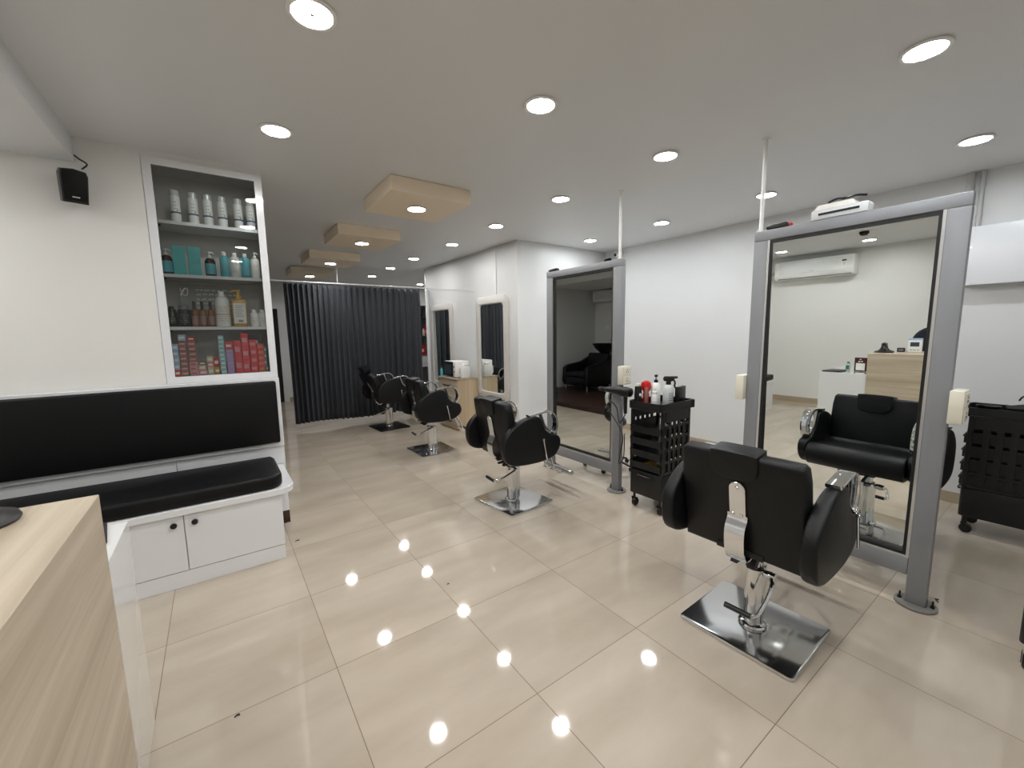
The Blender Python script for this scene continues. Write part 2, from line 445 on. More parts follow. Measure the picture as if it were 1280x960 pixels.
# ---------------------------------------------------------------- standing mirrors
def standing_mirror(y0, y1, rod_y, label, tilt=0.0, flange_r=True):
    H = 1.985; w = .078; tw = .060; x0, x1 = XM, XM+.05
    t = thing('standing_mirror', label, 'mirror', (XM+.025, (y0+y1)/2, 0), 0, 'grey framed standing mirrors')
    ox, oy = XM+.025, (y0+y1)/2
    for a in (y0, y1-w):
        bm = B(); box(bm, x0-ox, x1-ox, a-oy, a+w-oy, 0.012, H-tw-.0005, bev=.004)
        obj('post', bm, 'frame', t)
        bm = B(); lathe(bm, [(0.082, 0.001), (0.082, 0.010), (0.079, 0.012), (0, 0.012)], (0, a+w/2-oy, 0), 28)
        fl = obj('floor_flange', bm, 'flange', t)
        for sy in (-1, 1):
            bm = B()
            p = (-.006*sy, a+w/2-oy+sy*.060, .0121)
            lathe(bm, [(0.010, 0), (0.010, 0.008), (0.0045, 0.009), (0.0045, 0.034), (0, 0.036)], p, 6)
            obj('anchor_bolt', bm, 'dark_metal', fl)
    bm = B(); box(bm, x0-ox, x1-ox, y0-oy, y1-oy, H-tw, H, bev=.004); obj('top_rail', bm, 'frame', t)
    bm = B(); box(bm, x0-ox, x1-ox, y0+w+.0005-oy, y1-w-.0005-oy, .150, .238, bev=.004); obj('bottom_rail', bm, 'frame', t)
    zi0, zi1 = .238, H-tw
    yi0, yi1 = y0+w-oy, y1-w-oy
    bm = B()   # pale glazing bead with the dark gasket behind it
    b = .012
    for (a, c, d, e) in ((yi0, yi0+b, zi0, zi1), (yi1-b, yi1, zi0, zi1), (yi0+b, yi1-b, zi0, zi0+b)): box(bm, -.024, -.010, a, c, d, e)
    obj('glazing_bead', bm, 'bead', t)
    bm = B(); g = .026
    for (a, c, d, e) in ((yi0+b, yi0+g, zi0+b, zi1), (yi1-g, yi1-b, zi0+b, zi1), (yi0+g, yi1-g, zi0+b, zi0+g), (yi0+g, yi1-g, zi1-.02, zi1)): box(bm, -.020, .018, a, c, d, e)
    obj('gasket', bm, 'black_rubber', t)
    bm = B(); box(bm, -.002, .002, yi0+.002, yi1-.002, -(zi1-zi0)/2+.002, (zi1-zi0)/2-.002)
    gl = obj('mirror_glass', bm, 'mirror', t, sharp=0); gl.location = (0.0, 0, (zi0+zi1)/2); gl.rotation_euler = (0, -math.radians(tilt), 0)
    bm = B(); box(bm, .0215, .0245, yi0+.001, yi1-.001, zi0+.001, zi1-.001); obj('back_panel', bm, 'white', t)
    bm = B(); cyl(bm, (0, rod_y-oy, H), (0, rod_y-oy, CEIL-.003), .0115, n=14)
    lathe(bm, [(.024, CEIL-.006), (.024, CEIL-.001), (0, CEIL-.001)], (0, rod_y-oy, 0), 16)
    lathe(bm, [(.020, H+.0005), (.020, H+.012), (.0115, H+.013)], (0, rod_y-oy, 0), 16)
    obj('ceiling_rod', bm, 'trunk', t)
    return t
m1 = standing_mirror(.360, 1.268, 1.243, 'tall grey framed mirror on the right reflecting the near chair and reception', 0.95)
m2 = standing_mirror(2.288, 3.236, 2.332, 'tall grey framed mirror near the middle, reflecting the dark wash area', 0.0)

def socket_box(x, y, z, sy, label):
    t = thing('socket_box', label, 'socket', (x, y, z), 0, 'cream socket boxes on mirror posts')
    bm = B(); a, b = (0, .050) if sy > 0 else (-.050, 0)
    box(bm, -.060, .060, a, b, -.078, .078, bev=.006); obj('housing', bm, 'cream_plastic', t)
    bm = B(); f = b if sy > 0 else a
    for dz in (-.038, .036):
        box(bm, -.045, .045, *sorted((f, f+sy*.004)), dz-.030, dz+.030, bev=.0015, seg=1)
    pl = obj('face_plate', bm, 'cream_plastic', t)
    for dz in (-.038, .036):
        bm = B()
        for dx, ddz in ((-.012, -.008), (.012, -.008), (0, .010)): lathe(bm, [(.0045, 0.0), (.0045, .0012), (0, .0012)] if sy > 0 else [(.0045, -.0012), (.0045, 0), (0, 0)], (dx, f+sy*.004, dz+ddz), 10, 'y')
        obj('pin_holes', bm, 'dark_metal', pl)
    return t
socket_box(XM+.025, .359, 1.028, -1, 'cream socket box on the right post of the nearest mirror')
socket_box(XM+.025, 2.287, 1.028, -1, 'cream socket box on the post beside the black tool trolley')
socket_box(XM+.025, 1.269, 1.028, 1, 'cream socket box on the left post of the nearest mirror')

# things lying on the mirror frames
t = thing('hair_clipper', 'black hair clipper lying on top of the nearest mirror by the white rod', 'hair clipper', (XM+.022, 1.150, 1.9865))
bm = B(); prism(bm, [(-.055, 0), (.05, 0), (.06, .012), (.05, .024), (-.05, .028), (-.06, .014)], 'x', -.018, .018, bev=.004)
obj('body', bm, 'black_plastic', t)
bm = B(); box(bm, -.014, .014, -.078, -.0605, .006, .019, bev=.002); obj('blade', bm, 'red', t)
t = thing('network_box', 'pale box with papers lying on top of the nearest mirror', 'electronic box', (XM+.048, .85, 1.9865))
bm = B(); box(bm, -.045, .045, -.125, .125, .001, .052, bev=.004); obj('case', bm, 'pale_grey', t)
bm = B(); box(bm, -.0465, -.0452, -.09, .09, .022, .034); obj('slot', bm, 'dark_metal', t)
bm = B()
for kk in range(4): box(bm, -.042, .06, -.07+.004*kk, .115-.006*kk, .0525+.006*kk, .058+.006*kk)
tag(obj('paper_stack', bm, 'paper', loc=(XM+.048, .85, 1.9870)), 'small stack of white papers on the pale box above the mirror', 'papers')
bm = B(); tube(bm, smooth_path([(0, -.09, .0), (.01, -.04, .012), (-.01, .0, .004), (.01, .04, .014), (0, .075, 0)]), .006, 8)
tag(obj('cable_bundle', bm, 'black_plastic', loc=(XM+.02, .83, 2.0705)), 'short black cable lying on the papers above the mirror', 'cable')
t = thing('hair_trimmer', 'small black trimmer on the left top corner of the farther mirror', 'hair trimmer', (XM+.025, 3.15, 1.9865))
bm = B(); prism(bm, [(-.06, 0), (.05, 0), (.065, .012), (.05, .022), (-.05, .026), (-.062, .014)], 'x', -.018, .018, bev=.004); obj('body', bm, 'black_plastic', t)
bm = B(); box(bm, -.013, .013, .0655, .078, .006, .017, bev=.002); obj('blade', bm, 'steel', t)

# ---------------------------------------------------------------- styling chairs
def tiltm(deg, px, pz):
    return Matrix.Translation((px, 0, pz)) @ Matrix.Rotation(math.radians(deg), 4, 'Y') @ Matrix.Translation((-px, 0, -pz))

ARM = [(-.274, .585), (-.250, .645), (-.185, .705), (-.10, .748), (-.02, .764), (.045, .757), (.078, .712), (.105, .655), (.16, .610), (.228, .590),
       (.252, .545), (.238, .485), (.185, .430), (.08, .405), (-.06, .402), (-.17, .412), (-.238, .440), (-.270, .500)]

def make_chair():
    t = thing('styling_chair', '', 'salon chair')
    bm = B(); prism(bm, rrect(.462, .492, .022, 5), 'z', .001, .016, bev=.004, seg=2)
    obj('base_plate', bm, 'steel', t)
    bm = B()
    lathe(bm, [(.056, .0162), (.060, .022), (.056, .030), (.050, .033), (.042, .035), (.041, .30), (.034, .306), (0, .306)], (-.012, 0, 0), 28)
    lathe(bm, [(.030, .034), (.030, .295), (.024, .300), (0, .300)], (.034, 0, 0), 22)
    col = obj('column', bm, 'chrome', t)
    bm = B(); lathe(bm, [(.0, .306), (.026, .307), (.026, .40), (0, .40)], (-.012, 0, 0), 18); obj('piston', bm, 'chrome', col)
    bm = B()   # pump lever: knuckle, arm falling to the rear, grip across
    lathe(bm, [(0, -.024), (.017, -.022), (.020, 0), (.017, .022), (0, .024)], (-.012, -.062, .285), 14, 'y')
    tube(bm, smooth_path([(-.012, -.065, .285), (-.05, -.085, .265), (-.10, -.085, .215), (-.155, -.075, .165), (-.172, -.055, .152)]), .0095, 10)
    obj('pump_lever', bm, 'chrome', t)
    bm = B(); tube(bm, [(-.173, -.053, .152), (-.180, .055, .156)], .0125, 10); obj('lever_grip', bm, 'black_plastic', t)
    bm = B()   # under-seat frame
    box(bm, -.16, .17, -.10, .10, .4005, .428, bev=.004)
    box(bm, -.135, -.02, -.030, .030, .376, .3995, bev=.004)
    prism(bm, [(-.12, .33), (-.085, .33), (-.02, .399), (-.075, .399)], 'y', .022, .052)
    prism(bm, [(-.12, .33), (-.085, .33), (-.02, .399), (-.075, .399)], 'y', -.052, -.022)
    obj('seat_frame', bm, 'dark_metal', t)
    # seat cushion with a rolled front and a soft dip
    bm = B()
    prof = [(-.085, .430), (.20, .430), (.262, .452), (.287, .500), (.272, .552), (.225, .580), (.12, .566), (0, .552), (-.06, .556), (-.085, .562)]
    prism(bm, [(v.x, v.y) for v in smooth_path([(a, b, 0) for a, b in prof], 3, True)], 'y', -.258, .258, bev=.024, seg=3)
    obj('seat', bm, 'leather', t, 50)
    T = tiltm(-9.5, -.155, .43)
    bm = B()
    pts = [(-.256, .395), (.256, .395), (.260, .62), (.257, .80), (.250, .858), (.234, .874), (-.234, .874), (-.250, .858), (-.257, .80), (-.260, .62)]
    g = prism(bm, pts, 'x', -.155, -.080, bev=.020, seg=3); bmesh.ops.transform(bm, matrix=T, verts=bm.verts)
    bk = obj('backrest', bm, 'leather', t, 50)
    bm = B()   # head pad rolled over the top edge, longer U at the front
    up_ = [(-.075, .888), (.012, .891), (.100, .888), (.110, .872), (.108, .81), (.096, .780), (.055, .766), (-.030, .766), (-.070, .780), (-.084, .81), (-.085, .872)]
    prism(bm, [(v.x, v.y) for v in smooth_path([(a, b, 0) for a, b in up_], 3, True)], 'x', -.168, -.069, bev=.022, seg=4)
    bmesh.ops.transform(bm, matrix=T, verts=bm.verts)
    obj('headrest', bm, 'leather', t, 50)
    bm = B()   # polished plate down the rear of the back, bent under the seat
    out = [(-.034, .575), (-.034, .72)]+[(.034*math.cos(math.radians(a)), .72+.034*math.sin(math.radians(a))) for a in range(165, 0, -15)]+[(.034, .72), (.034, .575)]
    prism(bm, out, 'x', -.166, -.158, bev=.002, seg=1)
    bmesh.ops.transform(bm, matrix=T, verts=bm.verts)
    lo = [T @ Vector((-.162, 0, .600)), T @ Vector((-.165, 0, .578)), T @ Vector((-.188, 0, .548)), T @ Vector((-.200, 0, .510)), T @ Vector((-.202, 0, .46)), T @ Vector((-.198, 0, .415)), T @ Vector((-.175, 0, .382)), Vector((-.12, 0, .384))]
    band(bm, [(v.x, v.z) for v in smooth_path(lo, 4)], -.042, .042, .007)
    pl = obj('back_plate', bm, 'chrome', t)
    bm = B()
    for (yy, zz) in ((0, .728), (-.018, .60), (.018, .60)):
        v = []
        lathe(bm, [(.0085, -.001), (.0085, .0), (.006, .004), (0, .005)][::-1], (0, 0, 0), 10, 'x')
        vs = [x for x in bm.verts if not x.tag]
        bmesh.ops.transform(bm, matrix=T @ Matrix.Translation((-.1665, yy, zz)) @ Matrix.Scale(-1, 4, (1, 0, 0)), verts=vs)
        for x in bm.verts: x.tag = True
    bmesh.ops.recalc_face_normals(bm, faces=bm.faces)
    obj('screws', bm, 'steel', pl)
    for s in (-1, 1):
        bm = B()
        a, b = sorted((s*.262, s*.322))
        prism(bm, [(v.x, v.y) for v in smooth_path([(p[0], p[1], 0) for p in ARM], 3, True)], 'y', a, b, bev=.014, seg=3)
        am = obj('armrest', bm, 'leather', t, 50)
        bm = B()
        pth = smooth_path([(-.045, .772, 0), (.02, .780, 0), (.085, .790, 0), (.140, .790, 0), (.185, .768, 0), (.212, .725, 0), (.218, .675, 0), (.205, .630, 0), (.185, .606, 0)], 4)
        band(bm, [(v.x, v.y) for v in pth], a+.001, b-.001, .015, bev=.004)
        pth = smooth_path([(.066, .780, 0), (.084, .735, 0), (.104, .685, 0), (.140, .646, 0), (.180, .622, 0), (.200, .618, 0)], 3)
        band(bm, [(v.x, v.y) for v in pth], a+.010, b-.010, .008)
        obj('arm_trim', bm, 'chrome', am)
    bm = B()   # recline lever hanging on the right arm
    tube(bm, [(.155, -.334, .608), (.185, -.338, .455)], .0055, 8)
    lathe(bm, [(0, -.010), (.010, -.009), (.011, 0), (.010, .004), (0, .004)], (.153, -.3325, .612), 10, 'y')
    obj('recline_lever', bm, 'chrome', t)
    bm = B()   # foot rest reaching out in front
    for s in (-1, 1):
        tube(bm, smooth_path([(.16, s*.07, .415), (.28, s*.07, .40), (.345, s*.065, .33), (.385, s*.055, .23), (.44, s*.05, .17), (.50, s*.05, .162)]), .010, 8)
    tube(bm, [(.385, -.05, .23), (.385, .05, .23)], .008, 8)
    fr = obj('footrest', bm, 'chrome', t)
    bm = B(); tube(bm, [(.495, -.17, .184), (.495, .17, .184)], .021, 14); obj('foot_bar', bm, 'chrome', fr)
    return t

ch = make_chair(); ch.location = (1.985, .838, 0); ch.rotation_euler = (0, 0, math.radians(1.5))
GC = 'black salon styling chairs'
ch['label'] = 'nearest black salon chair facing the right-hand mirror, on a square chrome plate'; ch['group'] = GC
c2 = copy_tree(ch, (1.925, 2.705, 0), math.radians(-3), 'black salon chair facing the middle standing mirror, second from the camera', GC)
c3 = copy_tree(ch, (2.03, 4.53, 0), math.radians(-3), 'black salon chair in front of the pale drawer cabinet', GC)
c4 = copy_tree(ch, (2.05, 6.10, 0), math.radians(4), 'reclined black salon chair by the curtain, on a black base plate', GC)
c5 = copy_tree(ch, (3.62, .775, 0), PI, 'black salon chair hidden behind the right-hand mirror, one arm showing', GC)
for c in ch.children:
    if c.name.startswith(('base_plate', 'column', 'pump_lever', 'lever_grip')): c.location = (-.014, -.022, 0)
for cc in (c2, c3, c4):
    for c in cc.children:
        if c.name.startswith('base_plate') and cc is not c4: c.rotation_euler = (0, 0, math.radians(8 if cc is c2 else 3))
        if c.name.startswith(('pump_lever', 'lever_grip')): c.matrix_basis = tiltm(24, -.012, .285)
        if c.name.startswith('recline_lever'): c.location.x = -.085; c.location.z = -.03
for c in c4.children:
    n = c.name.split('.')[0]
    if n == 'base_plate':
        c.material_slots[0].link = 'OBJECT'; c.material_slots[0].material = M['black_plastic']; c['label'] = 'black base plate'
    if n in ('backrest', 'headrest', 'back_plate'):
        m = tiltm(-17, -.12, .45)
        if n == 'headrest': m = m @ Matrix.Translation((.0, 0, .10))
        c.matrix_basis = m
# ---------------------------------------------------------------- bench with cupboard, cushions
XB0, XB1 = -1.50, .258
t = thing('storage_bench', 'white bench cupboard with two doors and black knobs along the left wall', 'bench', (-.6, 2.85, 0))
def L(a): return a+.6
bm = B()
box(bm, L(XB0), L(XB1), .018, .568, .092, .4225)
box(bm, L(XB0), L(XB1)-.004, .004, .568, .001, .0915)
obj('carcass', bm, 'white', t)
xs = [XB0+.004, -1.095, -.660, -.2245, XB1-.002]
for i in range(4):
    bm = B(); box(bm, L(xs[i])+.0025, L(xs[i+1])-.0025, 0, .0175, .096, .419, bev=.0012, seg=1)
    dr = obj('door', bm, 'white', t)
    kx = L(xs[i+1])-.045 if i % 2 == 0 else L(xs[i])+.048
    bm = B(); lathe(bm, [(0, -.0235), (.013, -.022), (.0155, -.017), (.0155, -.008), (.009, -.005), (.009, -.0003), (0, -.0003)], (kx, 0, .371), 18, 'y')
    obj('knob', bm, 'black_plastic', dr)
bm = B()   # top board with the rounded overhanging end
pts = [(L(XB0), -.020), (L(.235), -.020)]+[(L(.235)+.10*math.sin(math.radians(a)), .08-.10*math.cos(math.radians(a))) for a in range(15, 91, 15)]+[(L(.335), .545), (L(XB0), .545)]
prism(bm, pts, 'z', .423, .462, bev=.003, seg=1)
obj('top_board', bm, 'white', t)
bm = B()
pts = [(-.87, -.008), (.79, -.008)]+[(.79+.085*math.sin(math.radians(a)), .077-.085*math.cos(math.radians(a))) for a in range(15, 91, 15)]+[(.875, .44), (.86, .50), (-.87, .50)]
prism(bm, pts, 'z', .4635, .548, bev=.020, seg=3)
o = obj('seat_cushion', bm, 'black_cloth', loc=(-.6, 2.85, 0))
tag(o, 'long black padded cushion on the white bench cupboard', 'cushion')
bm = B(); cyl(bm, (0, 0, .002), (0, 0, .060), .028, .026)
# padded backrest on the wall
t = thing('wall_mounted_cushion', 'long black padded backrest panel in a white surround above the bench', 'backrest', (-.56, YB, .85))
bm = B(); box(bm, -.94, .912, -.040, -.0155, -.248, .250, bev=.003, seg=1); obj('surround', bm, 'white', t)
bm = B(); box(bm, -.93, .888, -.078, -.0405, -.215, .232, bev=.014, seg=3); obj('pad', bm, 'black_cloth', t, 50)
bm = B()
box(bm, -1.5, -.272, YB-.014, YB-.001, .465, .600); struct('trim_4', bm, 'white')
bm = B()
box(bm, -.269, .352, YB-.014, YB+.011, .465, .600)
box(bm, -.269, .352, YB-.008, YB+.011, .095, .464); struct('trim_5', bm, 'white')
bm = B(); box(bm, .20, .353, YB-.007, YB+.0115, .0, .094); struct('trim_7', bm, 'dark_wood')
bm = B(); box(bm, .336, .354, YB-.015, YB+.012, .60, 1.097); struct('trim_6', bm, 'white')

# ---------------------------------------------------------------- display cabinet
CX0, CX1, CZ0, CZ1 = -.270, .351, 1.100, 2.485
t = thing('display_cabinet', 'tall white built-in cabinet with glazed front full of hair products', 'cabinet', (.04, YB, 0))
bm = B()
def b4(x0, x1, y0, y1, z0, z1): box(bm, x0-.04, x1-.04, y0, y1, z0, z1)
fwid = .044
b4(CX0, CX0+fwid, -.006, .020, CZ0, CZ1); b4(CX1-fwid, CX1, -.006, .020, CZ0, CZ1)
b4(CX0+fwid, CX1-fwid, -.006, .020, CZ0, CZ0+.045); b4(CX0+fwid, CX1-fwid, -.006, .020, CZ1-.042, CZ1)
obj('front_frame', bm, 'white', t)
bm = B(); b4(CX0, CX0+.018, .0205, .300, CZ0, CZ1); b4(CX1-.018, CX1, .0205, .300, CZ0, CZ1)
b4(CX0+.018, CX1-.018, .0205, .300, CZ1-.018, CZ1); b4(CX0+.018, CX1-.018, .0205, .300, CZ0, CZ0+.045); b4(CX0+.0185, CX1-.0185, .290, .300, CZ0+.0455, CZ1-.0185)
obj('carcass', bm, 'interior', t)
SHZ = [1.146, 1.466, 1.800, 2.128]
for z in SHZ[1:]:
    bm = B(); b4(CX0+.019, CX1-.019, .0210, .286, z-.020, z); obj('shelf', bm, 'white', t)
bm = B(); b4(CX0+fwid-.004, CX1-fwid+.004, .010, .0135, CZ0+.042, CZ1-.040); obj('glass_pane', bm, 'glass', t, sharp=0)
bm = B()
for z in SHZ[1:]: lathe(bm, [(0, 0), (.006, .0), (.006, .012), (0, .012)], (CX0+.0485-.04, .06, z-.0335), 10, 'z')
obj('shelf_pin', bm, 'dark_metal', t)

def pump_top(bm, z, s=1.0, ang=0.6):
    cyl(bm, (0, 0, z), (0, 0, z+.016*s), .012*s, n=12)
    cyl(bm, (0, 0, z+.016*s), (0, 0, z+.034*s), .004*s, n=8)
    c, sn = math.cos(ang), math.sin(ang)
    tube(bm, smooth_path([(-.008*c*s, -.008*sn*s, z+.036*s), (.012*c*s, .012*sn*s, z+.038*s), (.026*c*s, .026*sn*s, z+.032*s)], 3), .0048*s, 8)
def bodyprof(r, h, neck, sh):
    return [(0, .0005), (r*.94, .0005), (r, .004), (r, h-sh)]+[(neck+(r-neck)*math.cos(math.radians(a)), h-sh+sh*math.sin(math.radians(a))) for a in (25, 50, 75, 90)]+[(0, h)]

def bottle(name, label, cat, loc, r, h, neck, sh, body, cap='white_plastic', lab=None, labz=(.2, .75), pump=False, caph=.02, capr=None, group=None, band_=None, n=22, lines=0, s=1.0):
    t = thing(name, label, cat, loc, 0, group)
    bm = B(); lathe(bm, bodyprof(r, h, neck, sh), n=n); bd = obj('body', bm, body, t)
    if lab:
        z0, z1 = h*labz[0], h*labz[1]
        bm = B(); lathe(bm, [(r+.0005, z0), (r+.0008, z0), (r+.0008, z1), (r+.0005, z1)], n=n)
        lb = obj('label', bm, lab, t)
        if lines:
            bm = B()
            for q in range(lines):
                zz = z1-(q+1)*(z1-z0)/(lines+1)
                for a in range(-4, 4):
                    if (q*7+a*3) % 5 == 0: continue
                    a0 = -PI/2+a*.16
                    v = [bm.verts.new(((r+.0013)*math.cos(a0+da), (r+.0013)*math.sin(a0+da), zz+dz)) for da, dz in ((0, -.0015), (.12, -.0015), (.12, .0015), (0, .0015))]
                    bm.faces.new(v)
            obj('print', bm, 'grey_print', lb, sharp=0)
    if band_:
        z0, z1, mm = band_
        bm = B(); lathe(bm, [(r+.0006, z0), (r+.0010, z0), (r+.0010, z1), (r+.0006, z1)], n=n); obj('printed_band', bm, mm, t)
    bm = B()
    if pump: pump_top(bm, h, s)
    else: lathe(bm, [(capr or neck, h-.0), (capr or neck, h+caph*.92), ((capr or neck)*.85, h+caph), (0, h+caph)], n=16)
    obj('pump' if pump else 'cap', bm, cap, t)
    return t

# top shelf: six slim white cans with a blue band
for i, x in enumerate((-.132, -.042, .035, .114, .203, .274)):
    z = SHZ[3]+.0008; y = YB+.055
    t = bottle('spray_can', 'slim white can with blue band on the top shelf, %s from the left' % (ORD[i] if i < 5 else 'rightmost, sixth'), 'spray can', (x, y, z), .0260, .158, .0245, .006, 'white_plastic', 'clear', None, group='white cans on the top shelf', caph=.036, capr=.0235, band_=(.050, .060, 'blue'))
    bm = B()
    for q in range(3):
        v = [bm.verts.new((.0269*math.cos(a), .0269*math.sin(a), zz)) for a, zz in ((-1.9, .075+q*.02), (-1.3, .075+q*.02), (-1.3, .081+q*.02), (-1.9, .081+q*.02))]
        bm.faces.new(v)
    for a0, zz in ((-1.35, .060), (-1.22, .064)):
        v = [bm.verts.new((.0272*math.cos(a), .0272*math.sin(a), z2)) for a, z2 in ((a0, zz), (a0+.13, zz), (a0+.16, zz+.014), (a0+.05, zz+.014))]; bm.faces.new(v)
    obj('print', bm, 'grey_print', t, sharp=0)
# second shelf
z = SHZ[2]+.0008; y = YB+.058
def dark_pump(x, lab):
    bottle('pump_bottle', lab, 'pump bottle', (x, y, z), .030, .118, .012, .030, 'amber', 'white_plastic', 'aqua_lab', (.10, .68), pump=True, group='dark pump bottles with blue labels')
M['amber'].node_tree.nodes['Principled BSDF'].inputs['Base Color'].default_value = (*lin((48, 26, 20)), 1)
dark_pump(-.206, 'dark pump bottle with aqua label at the far left of the second shelf')
dark_pump(.019, 'dark pump bottle with aqua label right of the two aqua cartons')
for i, x in enumerate((-.143, -.065)):
    t = thing('product_carton', 'aqua turquoise carton on the second shelf, %s of the two' % ('left' if i == 0 else 'right'), 'carton', (x, y, z), .06, 'aqua cartons')
    bm = B(); box(bm, -.033, .033, -.024, .024, .0005, .178, bev=.0015, seg=1); bx = obj('box', bm, 'aqua', t)
    bm = B(); box(bm, -.018, .018, -.0248, -.0242, .062, .066); box(bm, -.012, .012, -.0248, -.0242, .052, .055); box(bm, -.0235, .0235, -.0248, -.0242, .095, .0965); obj('print', bm, 'aqua_lab', bx)
for x, mm, lab, pm in ((.098, 'aqua_lab', 'aqua bottle with white cap beside the right dark pump bottle', 0), (.158, 'white_plastic', 'white bottle with white cap between the two aqua bottles', 0), (.217, 'aqua_lab', 'aqua bottle with white cap, right one of the pair', 0), (.276, 'white_plastic', 'white pump bottle at the right end of the second shelf', 1)):
    bottle('shampoo_bottle', lab, 'bottle', (x, y, z), .0265, .140 if not pm else .138, .012, .018, mm, 'white_plastic', 'paper' if mm == 'white_plastic' else 'aqua_lab', (.15, .7), pump=bool(pm), caph=.026, capr=.0125, lines=4)
# third shelf
z = SHZ[1]+.0008; y = YB+.064
bottle('round_flask', 'black rounded flask at the left end of the third shelf', 'flask', (-.212, y, z), .029, .118, .014, .045, 'black_plastic', 'black_plastic', 'leftover', (.15, .55), caph=.014, lines=3)
t = bottle('hair_wax_jar', 'wide black jar with a pale printed front on the third shelf', 'jar', (-.146, y+.005, z), .037, .112, .030, .014, 'black_plastic', 'mid_grey', 'dark_metal', (.15, .8), caph=.028, capr=.028, lines=5)
for i, x in enumerate((-.092, -.049, -.004)):
    bottle('amber_spray_bottle', 'small amber spray bottle with black pump, %s of three' % ('left', 'middle', 'right')[i], 'spray bottle', (x, y-.005*(i % 2), z), .0195, .115, .009, .014, 'amber_oil', 'black_plastic', 'brown_card', (.1, .62), caph=.052, capr=.0088, group='small amber spray bottles', lines=4)
t = bottle('conditioner_bottle', 'big white bottle with domed shoulders on the third shelf', 'bottle', (.061, y, z), .042, .205, .016, .040, 'white_plastic', 'white_plastic', 'paper', (.12, .70), caph=.032, capr=.016, lines=7, band_=(.078, .086, 'cream_card'))
t = thing('pump_bottle', 'large golden pump bottle with a white printed label on the third shelf', 'pump bottle', (.158, y, z))
bm = B(); prism(bm, rrect(.088, .056, .018, 4), 'z', .0005, .186, bev=.010); obj('body', bm, 'gold', t)
bm = B(); box(bm, -.036, .036, -.0290, -.0282, .022, .160); lb = obj('label', bm, 'paper', t)
bm = B()
for q in range(7): box(bm, -.026+.004*(q % 2), .022-.006*(q % 3), -.0297, -.0291, .068+q*.012, .0715+q*.012)
box(bm, -.012, .016, -.0297, -.0291, .030, .046); obj('print', bm, 'grey_print', lb)
bm = B(); pump_top(bm, .1865, 1.55, 2.9); obj('pump', bm, 'yellow', t)
for x, lab in ((.243, 'small white bottle beside the golden pump bottle'), (.294, 'small white bottle at the right end of the third shelf')):
    bottle('small_bottle', lab, 'bottle', (x, y, z), .0255, .098, .016, .014, 'white_plastic', 'white_plastic', 'paper', (.15, .7), caph=.022, capr=.015, lines=3, group='small white bottles')
# clear sign with white writing behind the bottles
t = thing('clear_sign', 'clear upright sheet with lines of white writing behind the third shelf bottles', 'sign', (.010, YB+.165, z))
bm = B(); box(bm, -.172, .172, -.0015, .0015, .0005, .285); obj('sheet', bm, 'acrylic', t, sharp=0)
bm = B(); rnd = random.Random(3)
for q in range(5):
    x = -.085; zz = .250-q*.030
    while x < .135:
        wd = rnd.uniform(.010, .034); tube(bm, smooth_path([(x+wd*j/4, -.0025, zz+rnd.uniform(-.004, .004)) for j in range(5)], 2), .0028, 5); x += wd+.010
tube(bm, smooth_path([(-.150+.02*math.cos(a*.9), -.0025, .235+.026*math.sin(a*1.3)) for a in range(12)], 3), .0030, 5)
obj('writing', bm, 'paper', t)
# bottom shelf: stacks of small cartons
def carton(x, y, z, w, d, h, mm, label, group, cat='carton', name='product_carton', strip='paper', rot=0.0):
    t = thing(name, label, cat, (x, y, z+.0006), rot, group)
    bm = B(); box(bm, -w/2, w/2, -d/2, d/2, 0, h-.0012, bev=.001, seg=1); bx = obj('box', bm, mm, t)
    bm = B(); box(bm, -w*.36, w*.30, -d/2-.0006, -d/2-.0001, h*.30, h*.62); obj('print', bm, strip, bx)
    return t
z0 = SHZ[0]; y = YB+.055
def stack(x, n, w, h, mm, what, place, d=.05, z=z0, strip='paper', yy=None, jit=.002):
    for i in range(n):
        pos = 'bottom' if i == 0 else ('topmost' if i == n-1 else ORD[i]+' from the bottom')
        carton(x+random.uniform(-jit, jit), yy or y, z+i*h, w, d, h, mm, '%s carton, %s, stack %s' % (what, pos, place), what+' cartons '+place, strip=strip)
stack(-.212, 1, .030, .042, 'red_card', 'small red', 'at the lower left corner')
stack(-.212, 4, .030, .042, 'blue_card', 'pale blue', 'at the left end of the bottom shelf', z=z0+.0425)
stack(-.173, 7, .042, .0325, 'brown_card', 'brown', 'second from the left', strip='pink_card')
stack(-.173, 1, .040, .040, 'blue_card', 'lone pale blue', 'on the brown stack', z=z0+.2300)
stack(-.126, 3, .044, .030, 'pink_card', 'pink', 'third from the left', strip='brown_card')
stack(-.126, 4, .044, .034, 'brown_card', 'dark brown', 'above the pink ones', z=z0+.0905, strip='pink_card')
carton(-.126, y, z0+.2270, .040, .044, .030, 'red', 'red and white striped packet on top of the third stack', None, cat='packet', name='striped_packet')
for i, (x, zz, mm, w_, h_, lab) in enumerate(((-.078, 0, 'pink_card', .044, .034, 'pink packet low in the middle of the bottom shelf'), (-.081, .0345, 'cream_card', .040, .030, 'cream packet on the low pink packet'), (-.079, .065, 'brown_card', .036, .026, 'brown packet on top of the low middle pile'),
    (-.036, 0, 'cream_card', .034, .050, 'cream carton left of the orange carton'), (-.036, .0505, 'pink_card', .034, .034, 'pink carton on the cream carton'), (-.037, .085, 'cream_card', .034, .036, 'pale yellow carton on top beside the red carton'),
    (-.002, 0, 'orange_card', .030, .050, 'orange carton at the foot of the tall teal stack'), (-.002, .0505, 'red', .030, .066, 'bright red carton beside the tall teal stack'))):
    carton(x, y, z0+zz, w_, .048, h_, mm, lab, None)
stack(.034, 9, .033, .0290, 'teal_card', 'teal', 'tallest in the middle of the shelf', strip='paper')
stack(.077, 6, .040, .0275, 'purple_card', 'lilac', 'right of the teal stack', strip='purple_card')
